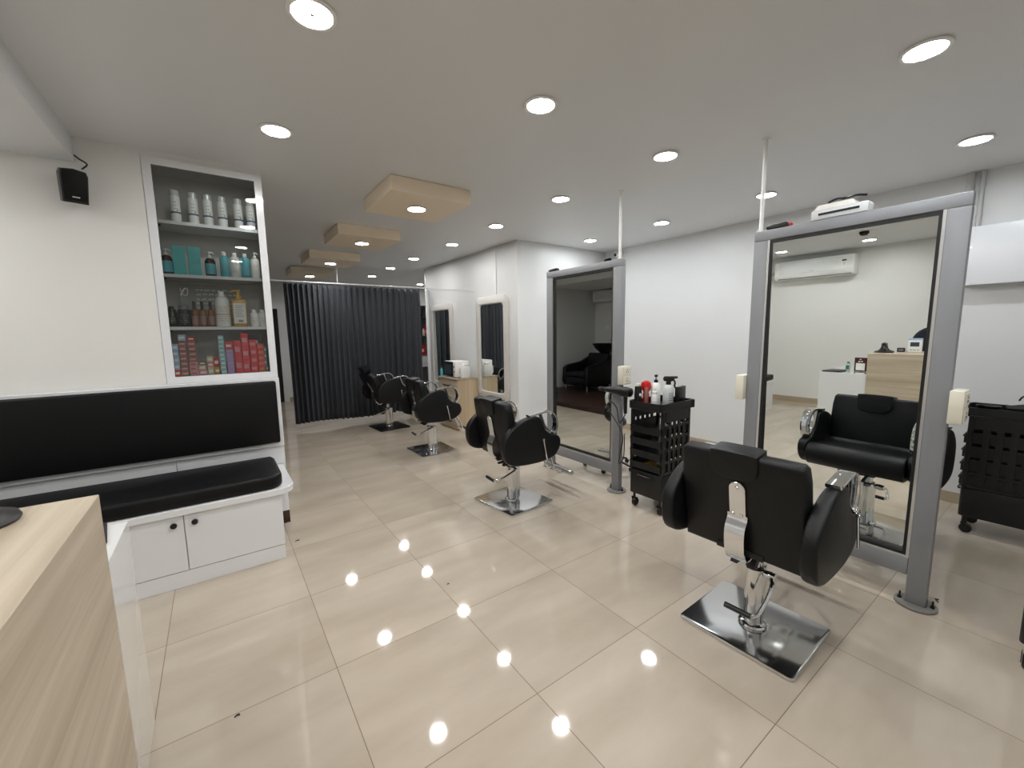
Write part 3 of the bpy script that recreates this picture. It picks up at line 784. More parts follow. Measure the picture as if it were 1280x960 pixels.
stack(.077, 1, .046, .052, 'red_card', 'red horizontal', 'lying on the lilac stack', z=z0+.1660)
stack(.124, 2, .042, .112, 'red_card', 'tall red', 'right of the lilac stack', strip='pink_card')
stack(.170, 3, .042, .092, 'red_card', 'upright red', 'highest of the red stacks', strip='pink_card')
stack(.216, 4, .042, .0575, 'red_card', 'glossy red', 'second red stack from the right', strip='pink_card')
stack(.260, 5, .040, .0400, 'red_card', 'small bright red', 'at the right end', strip='gold')
stack(.288, 4, .012, .045, 'green', 'thin green', 'along the right frame', strip='paper')
stack(.225, 1, .120, .110, 'black_plastic', 'black', 'standing behind the red stacks', z=z0+.155, d=.05, yy=YB+.20)
stack(.225, 1, .125, .153, 'black_plastic', 'large black', 'under the black one behind the red stacks', z=z0, d=.05, yy=YB+.20)

# ---------------------------------------------------------------- loudspeaker
def speaker(loc, rz, label, s=1.0, tilt=14):
    t = thing('wall_speaker', label, 'speaker', loc, rz)
    R = Matrix.Rotation(math.radians(tilt), 4, 'X')
    bm = B(); pts = [(-.050*s, -.085*s), (.050*s, -.085*s), (.056*s, .06*s), (.048*s, .082*s), (0, .090*s), (-.048*s, .082*s), (-.056*s, .06*s)]
    prism(bm, pts, 'y', -.155*s, -.060*s, bev=.010*s, seg=3); bmesh.ops.transform(bm, matrix=R, verts=bm.verts); bd = obj('cabinet', bm, 'black_plastic', t, 50)
    bm = B(); prism(bm, [(p[0]*.90, p[1]*.90+.004*s) for p in pts], 'y', -.162*s, -.1555*s, bev=.003*s); bmesh.ops.transform(bm, matrix=R, verts=bm.verts); gr = obj('grille', bm, 'black_cloth', t)
    bm = B()
    for q in range(5): box(bm, -.014*s+q*.006*s, -.0095*s+q*.006*s, -.1645*s, -.1622*s, -.056*s, -.0505*s)
    bmesh.ops.transform(bm, matrix=R, verts=bm.verts); obj('badge', bm, 'paper', gr)
    bm = B(); cyl(bm, (0, -.06*s, 0), (0, -.010, .01*s), .014*s, n=12); lathe(bm, [(.034*s, -.010), (.034*s, -.001), (0, -.001)], (0, 0, .01*s), 18, 'y'); obj('bracket', bm, 'mid_grey', t)
    return t
speaker((-.588, YB, 2.252), 0.30, 'small black loudspeaker on the cream wall left of the product cabinet')
bm = B(); tube(bm, smooth_path([(-.52, YB-.06, 2.335), (-.50, YB-.04, 2.37), (-.53, YB-.03, 2.395), (-.553, YB-.004, 2.42)]), .004, 8)
tag(obj('speaker_cable', bm, 'dark_metal'), 'short dark cable looping up from the wall loudspeaker', 'cable')
speaker((XR, 4.03, 2.36), -PI/2-.5, 'small black loudspeaker high in the far corner behind the middle mirror', .8)
t = thing('security_camera', 'small white camera high on the right wall above the middle mirror', 'camera', (XR, 3.90, 2.46), -PI/2)
bm = B(); lathe(bm, [(.03, -.022), (.032, -.001), (0, -.001)], (0, 0, 0), 18, 'y'); cyl(bm, (0, -.02, 0), (0, -.05, -.02), .01); obj('mount', bm, 'white_plastic', t)
bm = B(); lathe(bm, [(0, -.135), (.026, -.130), (.028, -.12), (.028, -.052), (.018, -.047), (0, -.046)], (0, 0, -.035), 18, 'y'); bo = obj('housing', bm, 'white_plastic', t)
bm = B(); lathe(bm, [(0, -.142), (.020, -.140), (.021, -.1355), (0, -.1355)], (0, 0, -.035), 18, 'y'); obj('lens', bm, 'black_plastic', bo)

# ---------------------------------------------------------------- reception furniture
t = thing('reception_counter', 'raised pale wood reception counter at the lower left edge', 'counter', (-.27, .85, 0))
bm = B(); box(bm, -.46, 0, -.62, .572, .001, 1.010, bev=.0015, seg=1); obj('body', bm, 'oak_y', t)
t = thing('reception_desk', 'lower glossy white reception desk beside the wood counter', 'desk', (-.294, 1.5, 0))
bm = B(); box(bm, -.70, 0, -.0775, .365, .001, .777, bev=.0015, seg=1); obj('body', bm, 'white_gloss', t)
t = thing('phone_stand', 'black cone-shaped stand on the wood reception counter', 'stand', (-.462, 1.33, 1.0108))
bm = B(); lathe(bm, [(0, 0), (.082, 0), (.085, .006), (.081, .014), (.050, .026), (.032, .048), (.026, .075), (.024, .100), (0, .112)], n=32); obj('base', bm, 'black_plastic', t, 50)
bm = B(); lathe(bm, [(.020, .004), (.026, 0), (.020, -.004), (.014, 0), (.020, .004)], (.018, 0, .085), 16, 'x'); obj('ring', bm, 'mid_grey', t)
t = thing('desk_clock', 'tiny black desk clock on the wood counter, seen in the mirror', 'clock', (-.58, 1.215, 1.0108), PI/2)
bm = B(); box(bm, -.032, .032, -.012, .012, 0, .045, bev=.004); cs = obj('case', bm, 'dark_metal', t)
bm = B(); box(bm, -.022, .022, -.0128, -.0122, .010, .034); obj('display', bm, 'mid_grey', cs)
t = thing('card_terminal', 'white card terminal box with blue top and grey screen, seen in the mirror', 'card terminal', (-.58, 1.105, 1.0108), PI/2)
bm = B(); box(bm, -.055, .055, -.022, .022, 0, .130, bev=.003); cs = obj('case', bm, 'white_plastic', t)
bm = B(); box(bm, -.055, .055, -.022, .022, .1305, .148, bev=.002); obj('lid', bm, 'blue_card', t)
bm = B(); box(bm, -.036, .036, -.0230, -.0222, .062, .108); obj('screen', bm, 'screen', cs)
bm = B()
for q in range(3): box(bm, -.04+q*.028, -.02+q*.028, -.0228, -.0222, .022, .030)
obj('print', bm, 'grey_print', cs)
t = thing('framed_notice', 'small dark framed notice standing on the white desk, seen in the mirror', 'notice', (-.52, 1.540, .7780), PI/2+.05)
bm = B(); box(bm, -.058, .058, -.005, .005, .0005, .160, bev=.002); fr = obj('frame', bm, 'black_rubber', t)
bm = B(); box(bm, -.050, .050, -.0062, -.0052, .008, .152); sh = obj('card', bm, 'maroon', fr)
bm = B(); box(bm, -.042, .042, -.0072, -.0064, .014, .096); box(bm, -.022, -.002, -.0072, -.0064, .112, .122); box(bm, .004, .022, -.0072, -.0064, .110, .120); box(bm, -.006, .010, -.0072, -.0064, .134, .144)
obj('print', bm, 'paper', fr)
bm = B(); prism(bm, [(.0055, .0006), (.055, .0006), (.0055, .10)], 'x', -.01, .01); obj('easel', bm, 'black_rubber', t)
t = thing('sanitizer_bottle', 'pale green bottle beside the framed notice, seen in the mirror', 'bottle', (-.52, 1.655, .7780))
bm = B(); prism(bm, rrect(.055, .035, .012, 3), 'z', .0005, .086, bev=.006); obj('body', bm, 'clear', t)
bm = B(); box(bm, .0276, .0284, -.016, .016, .02, .07); obj('label', bm, 'green', t)
bm = B(); lathe(bm, [(.013, .0865), (.013, .108), (0, .110)]); obj('cap', bm, 'green', t)
bm = B(); box(bm, -.11, .11, -.085, .085, 0, .012, bev=.003)
tag(obj('desk_folder', bm, 'black_plastic', loc=(-.44, 1.760, .7780), rotz=.15), 'flat black folder on the white desk end, seen in the mirror', 'folder')
# dark chair back behind the counter
t = thing('desk_chair', 'dark navy high-backed desk chair behind the reception counter, seen in the mirror', 'chair', (-1.25, 1.09, 0), 0.0)
bm = B(); pts = [(-.20, .62), (.20, .62), (.235, .80), (.225, 1.02), (.18, 1.17), (.07, 1.25), (-.07, 1.25), (-.18, 1.17), (-.225, 1.02), (-.235, .80)]
prism(bm, [(v.x, v.y) for v in smooth_path([(a, b, 0) for a, b in pts], 3, True)], 'x', -.29, -.18, bev=.035, seg=4); obj('backrest', bm, 'navy', t, 60)
bm = B(); prism(bm, rrect(.46, .48, .10, 5), 'z', .46, .56, bev=.03, seg=3); obj('seat', bm, 'navy', t, 60)
bm = B(); cyl(bm, (0, 0, .06), (0, 0, .455), .028); tube(bm, [(-.05, 0, .44), (-.24, 0, .44), (-.26, 0, .58), (-.235, 0, .68)], .016)
obj('column', bm, 'dark_metal', t)
for q in range(5):
    a = q*2*PI/5+.3; bm = B(); tube(bm, [(.03*math.cos(a), .03*math.sin(a), .085), (.27*math.cos(a), .27*math.sin(a), .07)], .018, 8, .012); lg = obj('base_leg', bm, 'black_plastic', t)
    bm = B(); lathe(bm, [(0, -.02), (.024, -.018), (.026, 0), (.024, .018), (0, .02)], (.27*math.cos(a), .27*math.sin(a), .0275), 14, 'y'); obj('caster', bm, 'black_plastic', lg)

# ---------------------------------------------------------------- air conditioners
def aircon(loc, rz, label):
    t = thing('wall_mounted_air_conditioner', label, 'air conditioner', loc, rz)
    W = 1.05
    bm = B(); prism(bm, [(0, 0), (-.17, .015), (-.205, .05), (-.215, .10), (-.215, .255), (-.19, .292), (0, .295)], 'x', -W/2, W/2, bev=.010, seg=2); bd = obj('casing', bm, 'white_plastic', t)
    bm = B(); box(bm, -W/2+.012, W/2-.075, -.2195, -.2155, .085, .262, bev=.0015, seg=1); obj('front_panel', bm, 'white_gloss', t)
    bm = B(); box(bm, -W/2+.03, W/2-.05, -.009, .004, -.004, .004); 
    R = Matrix.Translation((0, -.185, .020)) @ Matrix.Rotation(math.radians(40), 4, 'X'); bmesh.ops.transform(bm, matrix=R, verts=bm.verts); obj('louver', bm, 'mid_grey', t)
    bm = B(); box(bm, -W/2+.085, -W/2+.145, -.2215, -.2198, .135, .228); st = obj('energy_sticker', bm, 'paper', t)
    bm = B(); box(bm, -W/2+.088, -W/2+.142, -.2225, -.2217, .200, .222); obj('sticker_band', bm, 'dark_metal', st)
    bm = B()
    for q in range(4): box(bm, -W/2+.094, -W/2+.134, -.2225, -.2217, .142+q*.013, .147+q*.013)
    obj('sticker_lines', bm, 'grey_print', st)
    bm = B()
    for q in range(5): box(bm, -.03+q*.012, -.022+q*.012, -.2205, -.2197, .105, .112)
    obj('badge', bm, 'grey_print', t)
    return t
aircon((XL, 2.63, 2.005), PI/2, 'white split air conditioner with a sticker, seen in the near mirror')
aircon((XL, 6.72, 2.07), PI/2, 'white air conditioner in the wash area, partly seen in the middle mirror')
bm = B(); tube(bm, smooth_path([(XL+.04, 3.165, 2.16), (XL+.04, 3.22, 2.15), (XL+.035, 3.30, 2.10), (XL+.035, 3.31, 1.95), (XL+.04, 3.31, 1.9)]), .018, 8)
tag(obj('wall_mounted_pipe', bm, 'grey_pipe'), 'grey pipe bending down beside the air conditioner in the near mirror', 'pipe')

# right wall: boxed casing and pipes
t = thing('wall_casing', 'plain white boxed casing high on the right wall at the picture edge', 'wall box', (XR, -.20, 1.90))
bm = B(); box(bm, -.125, -.001, -.85, .815, -.205, .210, bev=.004); obj('body', bm, 'white', t)
for yy, r_, lab in ((.632, .020, 'thicker pale pipe dropping from the ceiling to the white wall casing'), (.572, .014, 'thinner pale pipe dropping to the white wall casing')):
    bm = B(); cyl(bm, (0, 0, 0), (0, 0, CEIL-.002-2.113), r_, n=14)
    for zz in (.08, .30): lathe(bm, [(r_+.003, 0), (r_+.003, .018)], (0, 0, zz), 14)
    tag(obj('wall_pipe', bm, 'grey_pipe', loc=(XR-.024, yy, 2.113)), lab, 'pipe', 'pipes on the right wall')
# ---------------------------------------------------------------- tool trolleys
def make_trolley():
    t = thing('tool_trolley', '', 'trolley')
    X, Y = .175, .147       # half sizes
    bm = B()   # lower bin
    prism(bm, rrect(2*X, 2*Y, .02, 4), 'z', .118, .315, bev=.006); obj('lower_bin', bm, 'black_plastic', t)
    bm = B(); tube(bm, smooth_path([(-X-.004, -.06, .285), (-X-.02, -.05, .285), (-X-.02, .05, .285), (-X-.004, .06, .285)], 4), .006, 8); obj('bin_handle', bm, 'black_plastic', t)
    for sx in (-1, 1):
        for sy in (-1, 1):
            bm = B(); box(bm, *sorted((sx*X, sx*(X-.026))), *sorted((sy*Y, sy*(Y-.026))), .3155, .80, bev=.003, seg=1); obj('corner_post', bm, 'black_plastic', t)
            bm = B(); cyl(bm, (sx*(X-.03), sy*(Y-.03), .117), (sx*(X-.03), sy*(Y-.03), .068), .010, n=10)
            prism(bm, [(sx*(X-.03)-.014, .075), (sx*(X-.03)+.014, .075), (sx*(X-.03)+.024, .028), (sx*(X-.03)+.004, .02)], 'y', sy*(Y-.03)-.019, sy*(Y-.03)-.0165)
            prism(bm, [(sx*(X-.03)-.014, .075), (sx*(X-.03)+.014, .075), (sx*(X-.03)+.024, .028), (sx*(X-.03)+.004, .02)], 'y', sy*(Y-.03)+.0165, sy*(Y-.03)+.019)
            cs = obj('caster', bm, 'black_plastic', t)
            bm = B(); lathe(bm, [(0, -.0155), (.026, -.015), (.0315, -.010), (.0315, .010), (.026, .015), (0, .0155)], (sx*(X-.03)+.012, sy*(Y-.03), .0320), 18, 'y'); obj('wheel', bm, 'black_plastic', cs)
    for sy in (-1, 1):     # latticed sides
        bm = B(); y0, y1 = sorted((sy*Y, sy*(Y-.008)))
        for zz in (.318, .405, .495, .585, .675): box(bm, -X+.027, X-.027, y0, y1, zz, zz+.020)
        for xx in (-.088, -.030, .030, .088): box(bm, xx-.016, xx+.016, y0+.0005, y1-.0005, .339, .72)
        obj('lattice_side', bm, 'black_plastic', t)
        bm = B(); box(bm, -X+.027, X-.027, y0, y1, .7205, .80); obj('side_apron', bm, 'black_plastic', t)
    bm = B(); 
    for zz in (.318, .405, .495, .585, .675): box(bm, X-.008, X-.001, -Y+.027, Y-.027, zz, zz+.02)
    for yy in (-.05, .05): box(bm, X-.0075, X-.0015, yy-.010, yy+.010, .339, .80)
    obj('rear_lattice', bm, 'black_plastic', t)
    for i, zz in enumerate((.335, .430, .525, .620)):      # open drawers
        bm = B(); a, b, c, d = -X-.012, X-.012, -Y+.010, Y-.010
        box(bm, a, b, c, d, zz, zz+.004); box(bm, a, a+.005, c, d, zz+.0045, zz+.050); box(bm, a+.0055, b, c, c+.004, zz+.0045, zz+.066); box(bm, a+.0055, b, d-.004, d, zz+.0045, zz+.066)
        box(bm, a-.006, a-.0005, c, d, zz+.043, zz+.053)
        obj('drawer', bm, 'black_plastic', t)
    bm = B()   # top tray with flared rim and rounded front
    pts = [(-X-.03, -Y+.02), (-X-.012, -Y-.005), (X-.01, -Y-.005), (X+.03, -Y-.012), (X+.045, -Y+.03), (X+.045, Y-.03), (X+.03, Y+.012), (X-.01, Y+.005), (-X-.012, Y+.005), (-X-.03, Y-.02), (-X-.038, 0)]
    prism(bm, pts, 'z', .8005, .812, bev=.003, seg=1)
    inn = [(p[0]*.955, p[1]*.93) for p in pts]
    n = len(pts)
    for i in range(n):
        j = (i+1) % n
        vs = [bm.verts.new((*q, zz)) for zz in (.8125, .862) for q in (pts[i], pts[j], inn[j], inn[i])]
        for f in ((0, 3, 2, 1), (4, 5, 6, 7), (0, 1, 5, 4), (1, 2, 6, 5), (2, 3, 7, 6), (3, 0, 4, 7)): bm.faces.new([vs[k] for k in f])
    bmesh.ops.recalc_face_normals(bm, faces=bm.faces)
    obj('top_tray', bm, 'black_plastic', t)
    return t
GT = 'black tool trolleys'
tr = make_trolley(); tr.location = (2.785, 1.912, 0); tr['label'] = 'black plastic tool trolley with bottles on top, beside the middle mirror'; tr['group'] = GT
copy_tree(tr, (4.175, .255, 0), -PI/2, 'black tool trolley at the right edge, beyond the nearest mirror post', GT)
copy_tree(tr, (2.725, -.085, 0), 0, 'black tool trolley cut off at the lower right corner', GT)

zt = .8132
def on(x, y): return (x, y, zt)
t = thing('hair_dryer', 'black hair dryer hanging at the left end of the trolley, in front of the post', 'hair dryer', (2.690, 2.150, .86))
bm = B(); lathe(bm, [(.018, .230), (.024, .20), (.030, .10), (.038, .05), (.042, -.01), (.036, -.05), (.020, -.062), (0, -.064)], (-.01, .02, .045), 20, 'y'); obj('barrel', bm, 'black_plastic', t)
bm = B(); lathe(bm, [(.014, .285), (.024, .2305)], (-.01, .02, .045), 16, 'y'); obj('nozzle', bm, 'dark_metal', t)
bm = B(); tube(bm, smooth_path([(-.01, .02, .005), (-.008, .022, -.07), (-.002, .025, -.135)]), .017, 12, .014); obj('handle', bm, 'black_plastic', t)
bm = B(); tube(bm, smooth_path([(-.002, .025, -.14), (-.03, .06, -.22), (-.02, .10, -.10), (-.045, .14, -.05), (-.05, .17, -.10), (-.03, .03, -.30), (-.05, .03, -.46), (-.03, .06, -.56), (-.02, .02, -.50), (-.02, .015, -.30)]), .0045, 6); obj('cord', bm, 'black_plastic', t)
t = thing('clipper_holder', 'black clipper standing in the trolley tray beside the hair dryer', 'hair clipper', on(2.652, 2.026))
bm = B(); prism(bm, [(-.022, 0), (.022, 0), (.028, .10), (.020, .155), (-.020, .155), (-.028, .10)], 'y', -.018, .018, bev=.006); obj('body', bm, 'black_plastic', t)
bm = B(); box(bm, -.017, .017, -.010, .010, .1555, .175, bev=.002); obj('blade', bm, 'cream_plastic', t)
bm = B(); lathe(bm, [(0, -.024), (.012, -.023), (.012, -.0185), (0, -.0185)], (0, 0, .09), 12, 'y'); obj('switch', bm, 'paper', t)
t = thing('red_bottle', 'bright red bottle with round cap on the tool trolley', 'bottle', on(2.738, 2.017))
bm = B(); lathe(bm, bodyprof(.025, .10, .018, .02), n=18); obj('body', bm, 'red', t)
bm = B(); lathe(bm, [(.019, .1005), (.037, .125), (.040, .150), (.034, .180), (.018, .192), (0, .194)], n=20); obj('cap', bm, 'red', t)
bm = B(); prism(bm, rrect(.03, .02, .008, 3), 'z', 0, .145, bev=.004)
tag(obj('comb_pot', bm, 'brown_card', loc=on(2.700, 1.985)), 'slim brown tube in the front of the trolley tray', 'tube')
t = thing('pump_bottle', 'tall white bottle with black pump on the tool trolley', 'pump bottle', on(2.790, 1.965))
bm = B(); lathe(bm, bodyprof(.033, .165, .013, .05), n=20); obj('body', bm, 'white_plastic', t)
bm = B(); cyl(bm, (0, 0, .1655), (0, 0, .186), .014, n=14); cyl(bm, (0, 0, .186), (0, 0, .206), .004, n=8); prism(bm, rrect(.022, .016, .004, 2), 'z', .206, .222); obj('pump', bm, 'black_plastic', t); t.scale = (1.08, 1.08, 1.08)
t = thing('trigger_spray', 'clear spray bottle with black trigger head on the tool trolley', 'spray bottle', on(2.834, 1.884))
bm = B(); lathe(bm, bodyprof(.036, .148, .016, .045), n=20); obj('body', bm, 'clear', t)
bm = B()
for q in range(5):
    for a in range(7):
        a0 = -PI+.25+a*.26
        v = [bm.verts.new((.0366*math.cos(x), .0366*math.sin(x), zz)) for x, zz in ((a0, .022+q*.016), (a0+.13, .022+q*.016), (a0+.13, .029+q*.016), (a0, .029+q*.016))]; bm.faces.new(v)
obj('print', bm, 'dark_metal', t, sharp=0)
bm = B(); cyl(bm, (0, 0, .1485), (0, 0, .172), .017, n=14)
prism(bm, [(-.028, .172), (.030, .172), (.036, .190), (.028, .205), (-.055, .208), (-.062, .196), (-.035, .188)], 'x', -.013, .013, bev=.003)
tube(bm, smooth_path([(0, -.030, .186), (0, -.042, .165), (0, -.040, .140), (0, -.048, .125)]), .006, 8); obj('trigger_head', bm, 'black_plastic', t); t.rotation_euler = (0, 0, .5); t.scale = (1.12, 1.12, 1.12)
bottle('lotion_bottle', 'short silver white bottle at the front of the trolley tray', 'bottle', on(2.690, 1.905), .022, .100, .018, .008, 'white_plastic', 'clear', 'clear', (.05, .5), caph=.022, capr=.0195)
t = thing('comb_box', 'black box with a red edge standing at the right of the trolley tray', 'box', on(2.930, 1.843), .1)
bm = B(); box(bm, -.050, .050, -.018, .018, .0005, .145, bev=.003); obj('case', bm, 'black_plastic', t)
bm = B(); box(bm, .0505, .054, -.018, .018, .0005, .148); obj('edge', bm, 'maroon', t)
bm = B(); box(bm, -.04, .05, -.05, .05, 0, .018, bev=.004)
tag(obj('yellow_clips', bm, 'yellow', loc=(2.72, 1.93, .3400)), 'mustard yellow clip box in the lowest trolley drawer', 'box')
bm = B(); box(bm, -.03, .03, -.05, .05, 0, .040, bev=.004)
tag(obj('tissue_pack', bm, 'paper', loc=(2.80, 1.84, .6250)), 'small white pack in the top drawer of the trolley', 'pack')
# tools on the right trolley
t = thing('tint_bowl', 'black tint bowl on the trolley at the right edge', 'bowl', (4.105, .358, zt))
bm = B(); lathe(bm, [(0, .001), (.035, .001), (.055, .06), (.058, .062), (.053, .060), (.033, .006), (0, .006)], n=22); obj('bowl', bm, 'black_plastic', t)
bm = B(); tube(bm, [(.056, 0, .058), (.09, 0, .060)], .007, 8); obj('handle', bm, 'black_plastic', t)
t = thing('hair_dryer', 'black hair dryer lying on the trolley at the right edge', 'hair dryer', (4.215, .150, zt+.046), .4)
bm = B(); lathe(bm, [(.018, .15), (.030, .09), (.040, .03), (.042, -.01), (.034, -.05), (0, -.06)], (0, 0, 0), 18, 'y'); obj('barrel', bm, 'black_plastic', t)
bm = B(); tube(bm, smooth_path([(-.03, 0, -.0), (-.09, -.01, .03), (-.13, -.02, .055)]), .015, 10); obj('handle', bm, 'black_plastic', t)
bm = B(); tube(bm, smooth_path([(-.13, -.02, .06), (-.16, .0, .10), (-.12, .06, .13), (-.06, .10, .09), (-.04, .11, .06)]), .005, 8); obj('cord', bm, 'black_plastic', t)

# star-footed stool behind the middle mirror
t = thing('salon_stool', 'black star-footed stool behind the middle mirror, only its feet showing', 'stool', (3.22, 2.80, 0))
for q in range(5):
    a = q*2*PI/5+math.radians(136.5); bm = B(); tube(bm, smooth_path([(.02*math.cos(a), .02*math.sin(a), .10), (.12*math.cos(a), .12*math.sin(a), .085), (.24*math.cos(a), .24*math.sin(a), .052)]), .013, 8, .010); lg = obj('base_leg', bm, 'black_plastic', t)
    bm = B(); lathe(bm, [(0, -.014), (.020, -.012), (.0225, 0), (.020, .012), (0, .014)], (.245*math.cos(a), .245*math.sin(a), .0235), 12, 'x'); obj('caster', bm, 'black_plastic', lg)
bm = B(); cyl(bm, (0, 0, .08), (0, 0, .448), .022); obj('column', bm, 'chrome', t)
bm = B(); lathe(bm, [(0, .449), (.15, .449), (.165, .465), (.165, .495), (.15, .515), (0, .52)], n=28); obj('seat', bm, 'leather', t)

# ---------------------------------------------------------------- mirror wall: two rounded mirrors, drawers, microwave
def wall_mirror(y0, y1, z0, z1, label):
    t = thing('wall_mirror', label, 'mirror', (XO-.001, (y0+y1)/2, (z0+z1)/2), 0, 'rounded wall mirrors')
    W, H = y1-y0, z1-z0
    bm = B(); a = rrect(W, H, .09, 6); b = rrect(W-.21, H-.21, .055, 6)
    n = len(a)
    rows = []
    for pts, xx in ((a, 0), (a, -.030), ([(p[0]*.97, p[1]*.985) for p in a], -.036), ([(p[0]*1.06, p[1]*1.02) for p in b], -.036), (b, -.022)):
        rows.append([bm.verts.new((xx, p[0], p[1])) for p in pts])
    for r1, r2 in zip(rows, rows[1:]):
        for i in range(n): bm.faces.new((r1[i], r1[(i+1) % n], r2[(i+1) % n], r2[i]))
    bm.faces.new(rows[0]); bmesh.ops.recalc_face_normals(bm, faces=bm.faces)
    obj('frame', bm, 'pale_frame', t)
    bm = B(); prism(bm, [(p[0]*1.01, p[1]*1.005) for p in b], 'x', -.020, -.012); obj('mirror_glass', bm, 'mirror', t, sharp=20)
    return t
M['pale_frame'] = mat('pale_frame', (206, 203, 198), 0.4)
wall_mirror(4.385, 5.165, .48, 1.885, 'rounded white framed wall mirror nearest the wall corner')
wall_mirror(5.91, 6.72, .48, 1.875, 'rounded white framed wall mirror farther back by the curtain')
t = thing('drawer_cabinet', 'pale wood drawer cabinet between the two wall mirrors', 'cabinet', (2.73, 5.175, 0))
bm = B(); box(bm, .019, .350, 0, .575, .001, .735, bev=.0015, seg=1); obj('carcass', bm, 'oak_z', t)
bm = B(); box(bm, -.004, .352, -.004, .579, .7355, .756, bev=.0015, seg=1); obj('top', bm, 'oak_y', t)
for a, b in ((.560, .728), (.385, .556), (.210, .381), (.035, .206)):
    bm = B(); box(bm, 0, .0185, .004, .571, a, b, bev=.0012, seg=1); dr = obj('drawer', bm, 'oak_y', t)
    bm = B(); tube(bm, smooth_path([(-.0005, .19, (a+b)/2), (-.022, .195, (a+b)/2), (-.022, .385, (a+b)/2), (-.0005, .39, (a+b)/2)], 3), .008, 8); obj('handle', bm, 'dark_metal', dr)
t = thing('microwave_oven', 'small white microwave oven with black door on the drawer cabinet', 'microwave', (2.775, 5.285, .7568))
bm = B(); box(bm, 0, .22, -.02, .335, .008, .235, bev=.006); obj('casing', bm, 'white_plastic', t)
bm = B(); box(bm, -.012, -.0005, .055, .33, .014, .229, bev=.003); dr = obj('door', bm, 'black_plastic', t)
bm = B(); box(bm, -.0128, -.0122, .10, .29, .05, .19); obj('window', bm, 'screen', dr)
bm = B(); box(bm, -.010, -.0005, -.018, .052, .014, .229, bev=.002); pn = obj('control_panel', bm, 'white_plastic', t)
bm = B(); lathe(bm, [(0, -.018), (.014, -.017), (.015, -.0105), (0, -.0105)], (0, .017, .09), 14, 'x'); lathe(bm, [(0, -.018), (.014, -.017), (.015, -.0105), (0, -.0105)], (0, .017, .16), 14, 'x'); obj('dial', bm, 'mid_grey', pn)
bm = B(); 
for xx in (.03, .19):
    for yy in (.0, .29): cyl(bm, (xx, yy, .0004), (xx, yy, .0078), .012, n=10)
obj('feet', bm, 'black_plastic', t)
t = thing('water_jug', 'white plastic jug on the drawer cabinet in front of the microwave', 'jug', (2.895, 5.218, .7568))
bm = B(); prism(bm, rrect(.15, .080, .025, 4), 'z', .0005, .165, bev=.008); obj('body', bm, 'white_plastic', t)
bm = B(); prism(bm, rrect(.09, .055, .02, 4), 'z', .1655, .205, bev=.008); obj('lid', bm, 'white_plastic', t)
bm = B(); tube(bm, smooth_path([(-.075, 0, .15), (-.105, 0, .14), (-.105, 0, .05), (-.075, 0, .04)], 4), .008, 8); obj('handle', bm, 'white_plastic', t)
bottle('green_bottle', 'small blue green bottle in front of the microwave door', 'bottle', (2.752, 5.69, .7568), .020, .115, .010, .025, 'aqua_lab', 'green', caph=.02, capr=.011)
bm = B(); box(bm, XO-.014, XO-.0005, 4.66, 4.69, 1.90, CEIL-.002, bev=.002, seg=1)
tag(obj('cable_conduit', bm, 'trunk'), 'thin white conduit rising above the nearer wall mirror', 'conduit')
bm = B(); tube(bm, smooth_path([(XO-.006, 6.80, 2.17), (XO-.006, 6.3, 2.11), (XO-.006, 5.7, 2.05), (XO-.006, 5.25, 1.99)]), .003, 6)
tag(obj('wall_wire', bm, 'grey_pipe'), 'thin wire sagging across the mirror wall above the far mirror', 'wire')
t = thing('wall_socket', 'small white socket low on the mirror wall by the corner', 'socket', (XO-.001, 4.275, .42))
bm = B(); box(bm, -.03, 0, -.05, .05, -.04, .04, bev=.004); obj('plate', bm, 'white_plastic', t)
bm = B(); box(bm, -.032, -.0305, -.02, .02, -.015, .015); obj('holes', bm, 'mid_grey', t)

# ---------------------------------------------------------------- curtain
YC = 6.82
t = thing('curtain', 'long charcoal pleated curtain hanging across the back of the salon', 'curtain', (0, YC, 0))
bm = B(); N, K = 460, 26; rows = []
rnd = random.Random(11); ph = [rnd.uniform(-.5, .5) for _ in range(60)]; am = [rnd.uniform(.65, 1.25) for _ in range(60)]
x0, x1 = .86, 2.94; zb, zt_ = .075, 2.150
for j in range(K+1):
    v = j/K; z = zb+(zt_-zb)*v; row = []
    for i in range(N+1):
        u = i/N
        th = u*25+(1-u)*u*7
        q = int(th); fr = th-q; a = am[q]*(1-fr)+am[q+1]*fr; p = ph[q]*(1-fr)+ph[q+1]*fr
        amp = .05*a*(0.55+.45*(1-v)) if v < .93 else .05*a*.55
        yy = amp*math.sin(2*PI*th+p*(1-v)*1.6)+.012*math.sin(4*PI*th+2)*(v if v > .9 else .5)
        xx = x0+(x1-x0)*u+.010*math.sin(2*PI*th*2+1)*(1-v*.5)-.02*(1-v)*(u-.5)*2
        zz = z if j else z+.012*math.sin(u*9)
        row.append(bm.verts.new((xx, yy, zz)))
    rows.append(row)
for A, C in zip(rows, rows[1:]):
    for i in range(N): bm.faces.new((A[i], A[i+1], C[i+1], C[i]))
cl = obj('fabric', bm, 'curtain', t, sharp=0)
for p in cl.data.polygons: p.use_smooth = True
sm = cl.modifiers.new('solid', 'SOLIDIFY'); sm.thickness = .003
bm = B()
for i in range(28):
    xx = .89+i*(2.92-.89)/27
    pts = [(xx, .016*math.cos(a), 2.1755+.016*math.sin(a)) for a in [2*PI*q/14 for q in range(14)]]
    tube(bm, pts+[pts[0]], .002, 5)
o = obj('rings', bm, 'grey_pipe', t); 
t2 = thing('curtain_rod', 'thin white curtain rod spanning the room above the charcoal curtain', 'curtain rod', (0, YC, 2.178))
bm = B(); cyl(bm, (.60, 0, 0), (3.105, 0, 0), .0105, n=12); obj('rod', bm, 'trunk', t2)
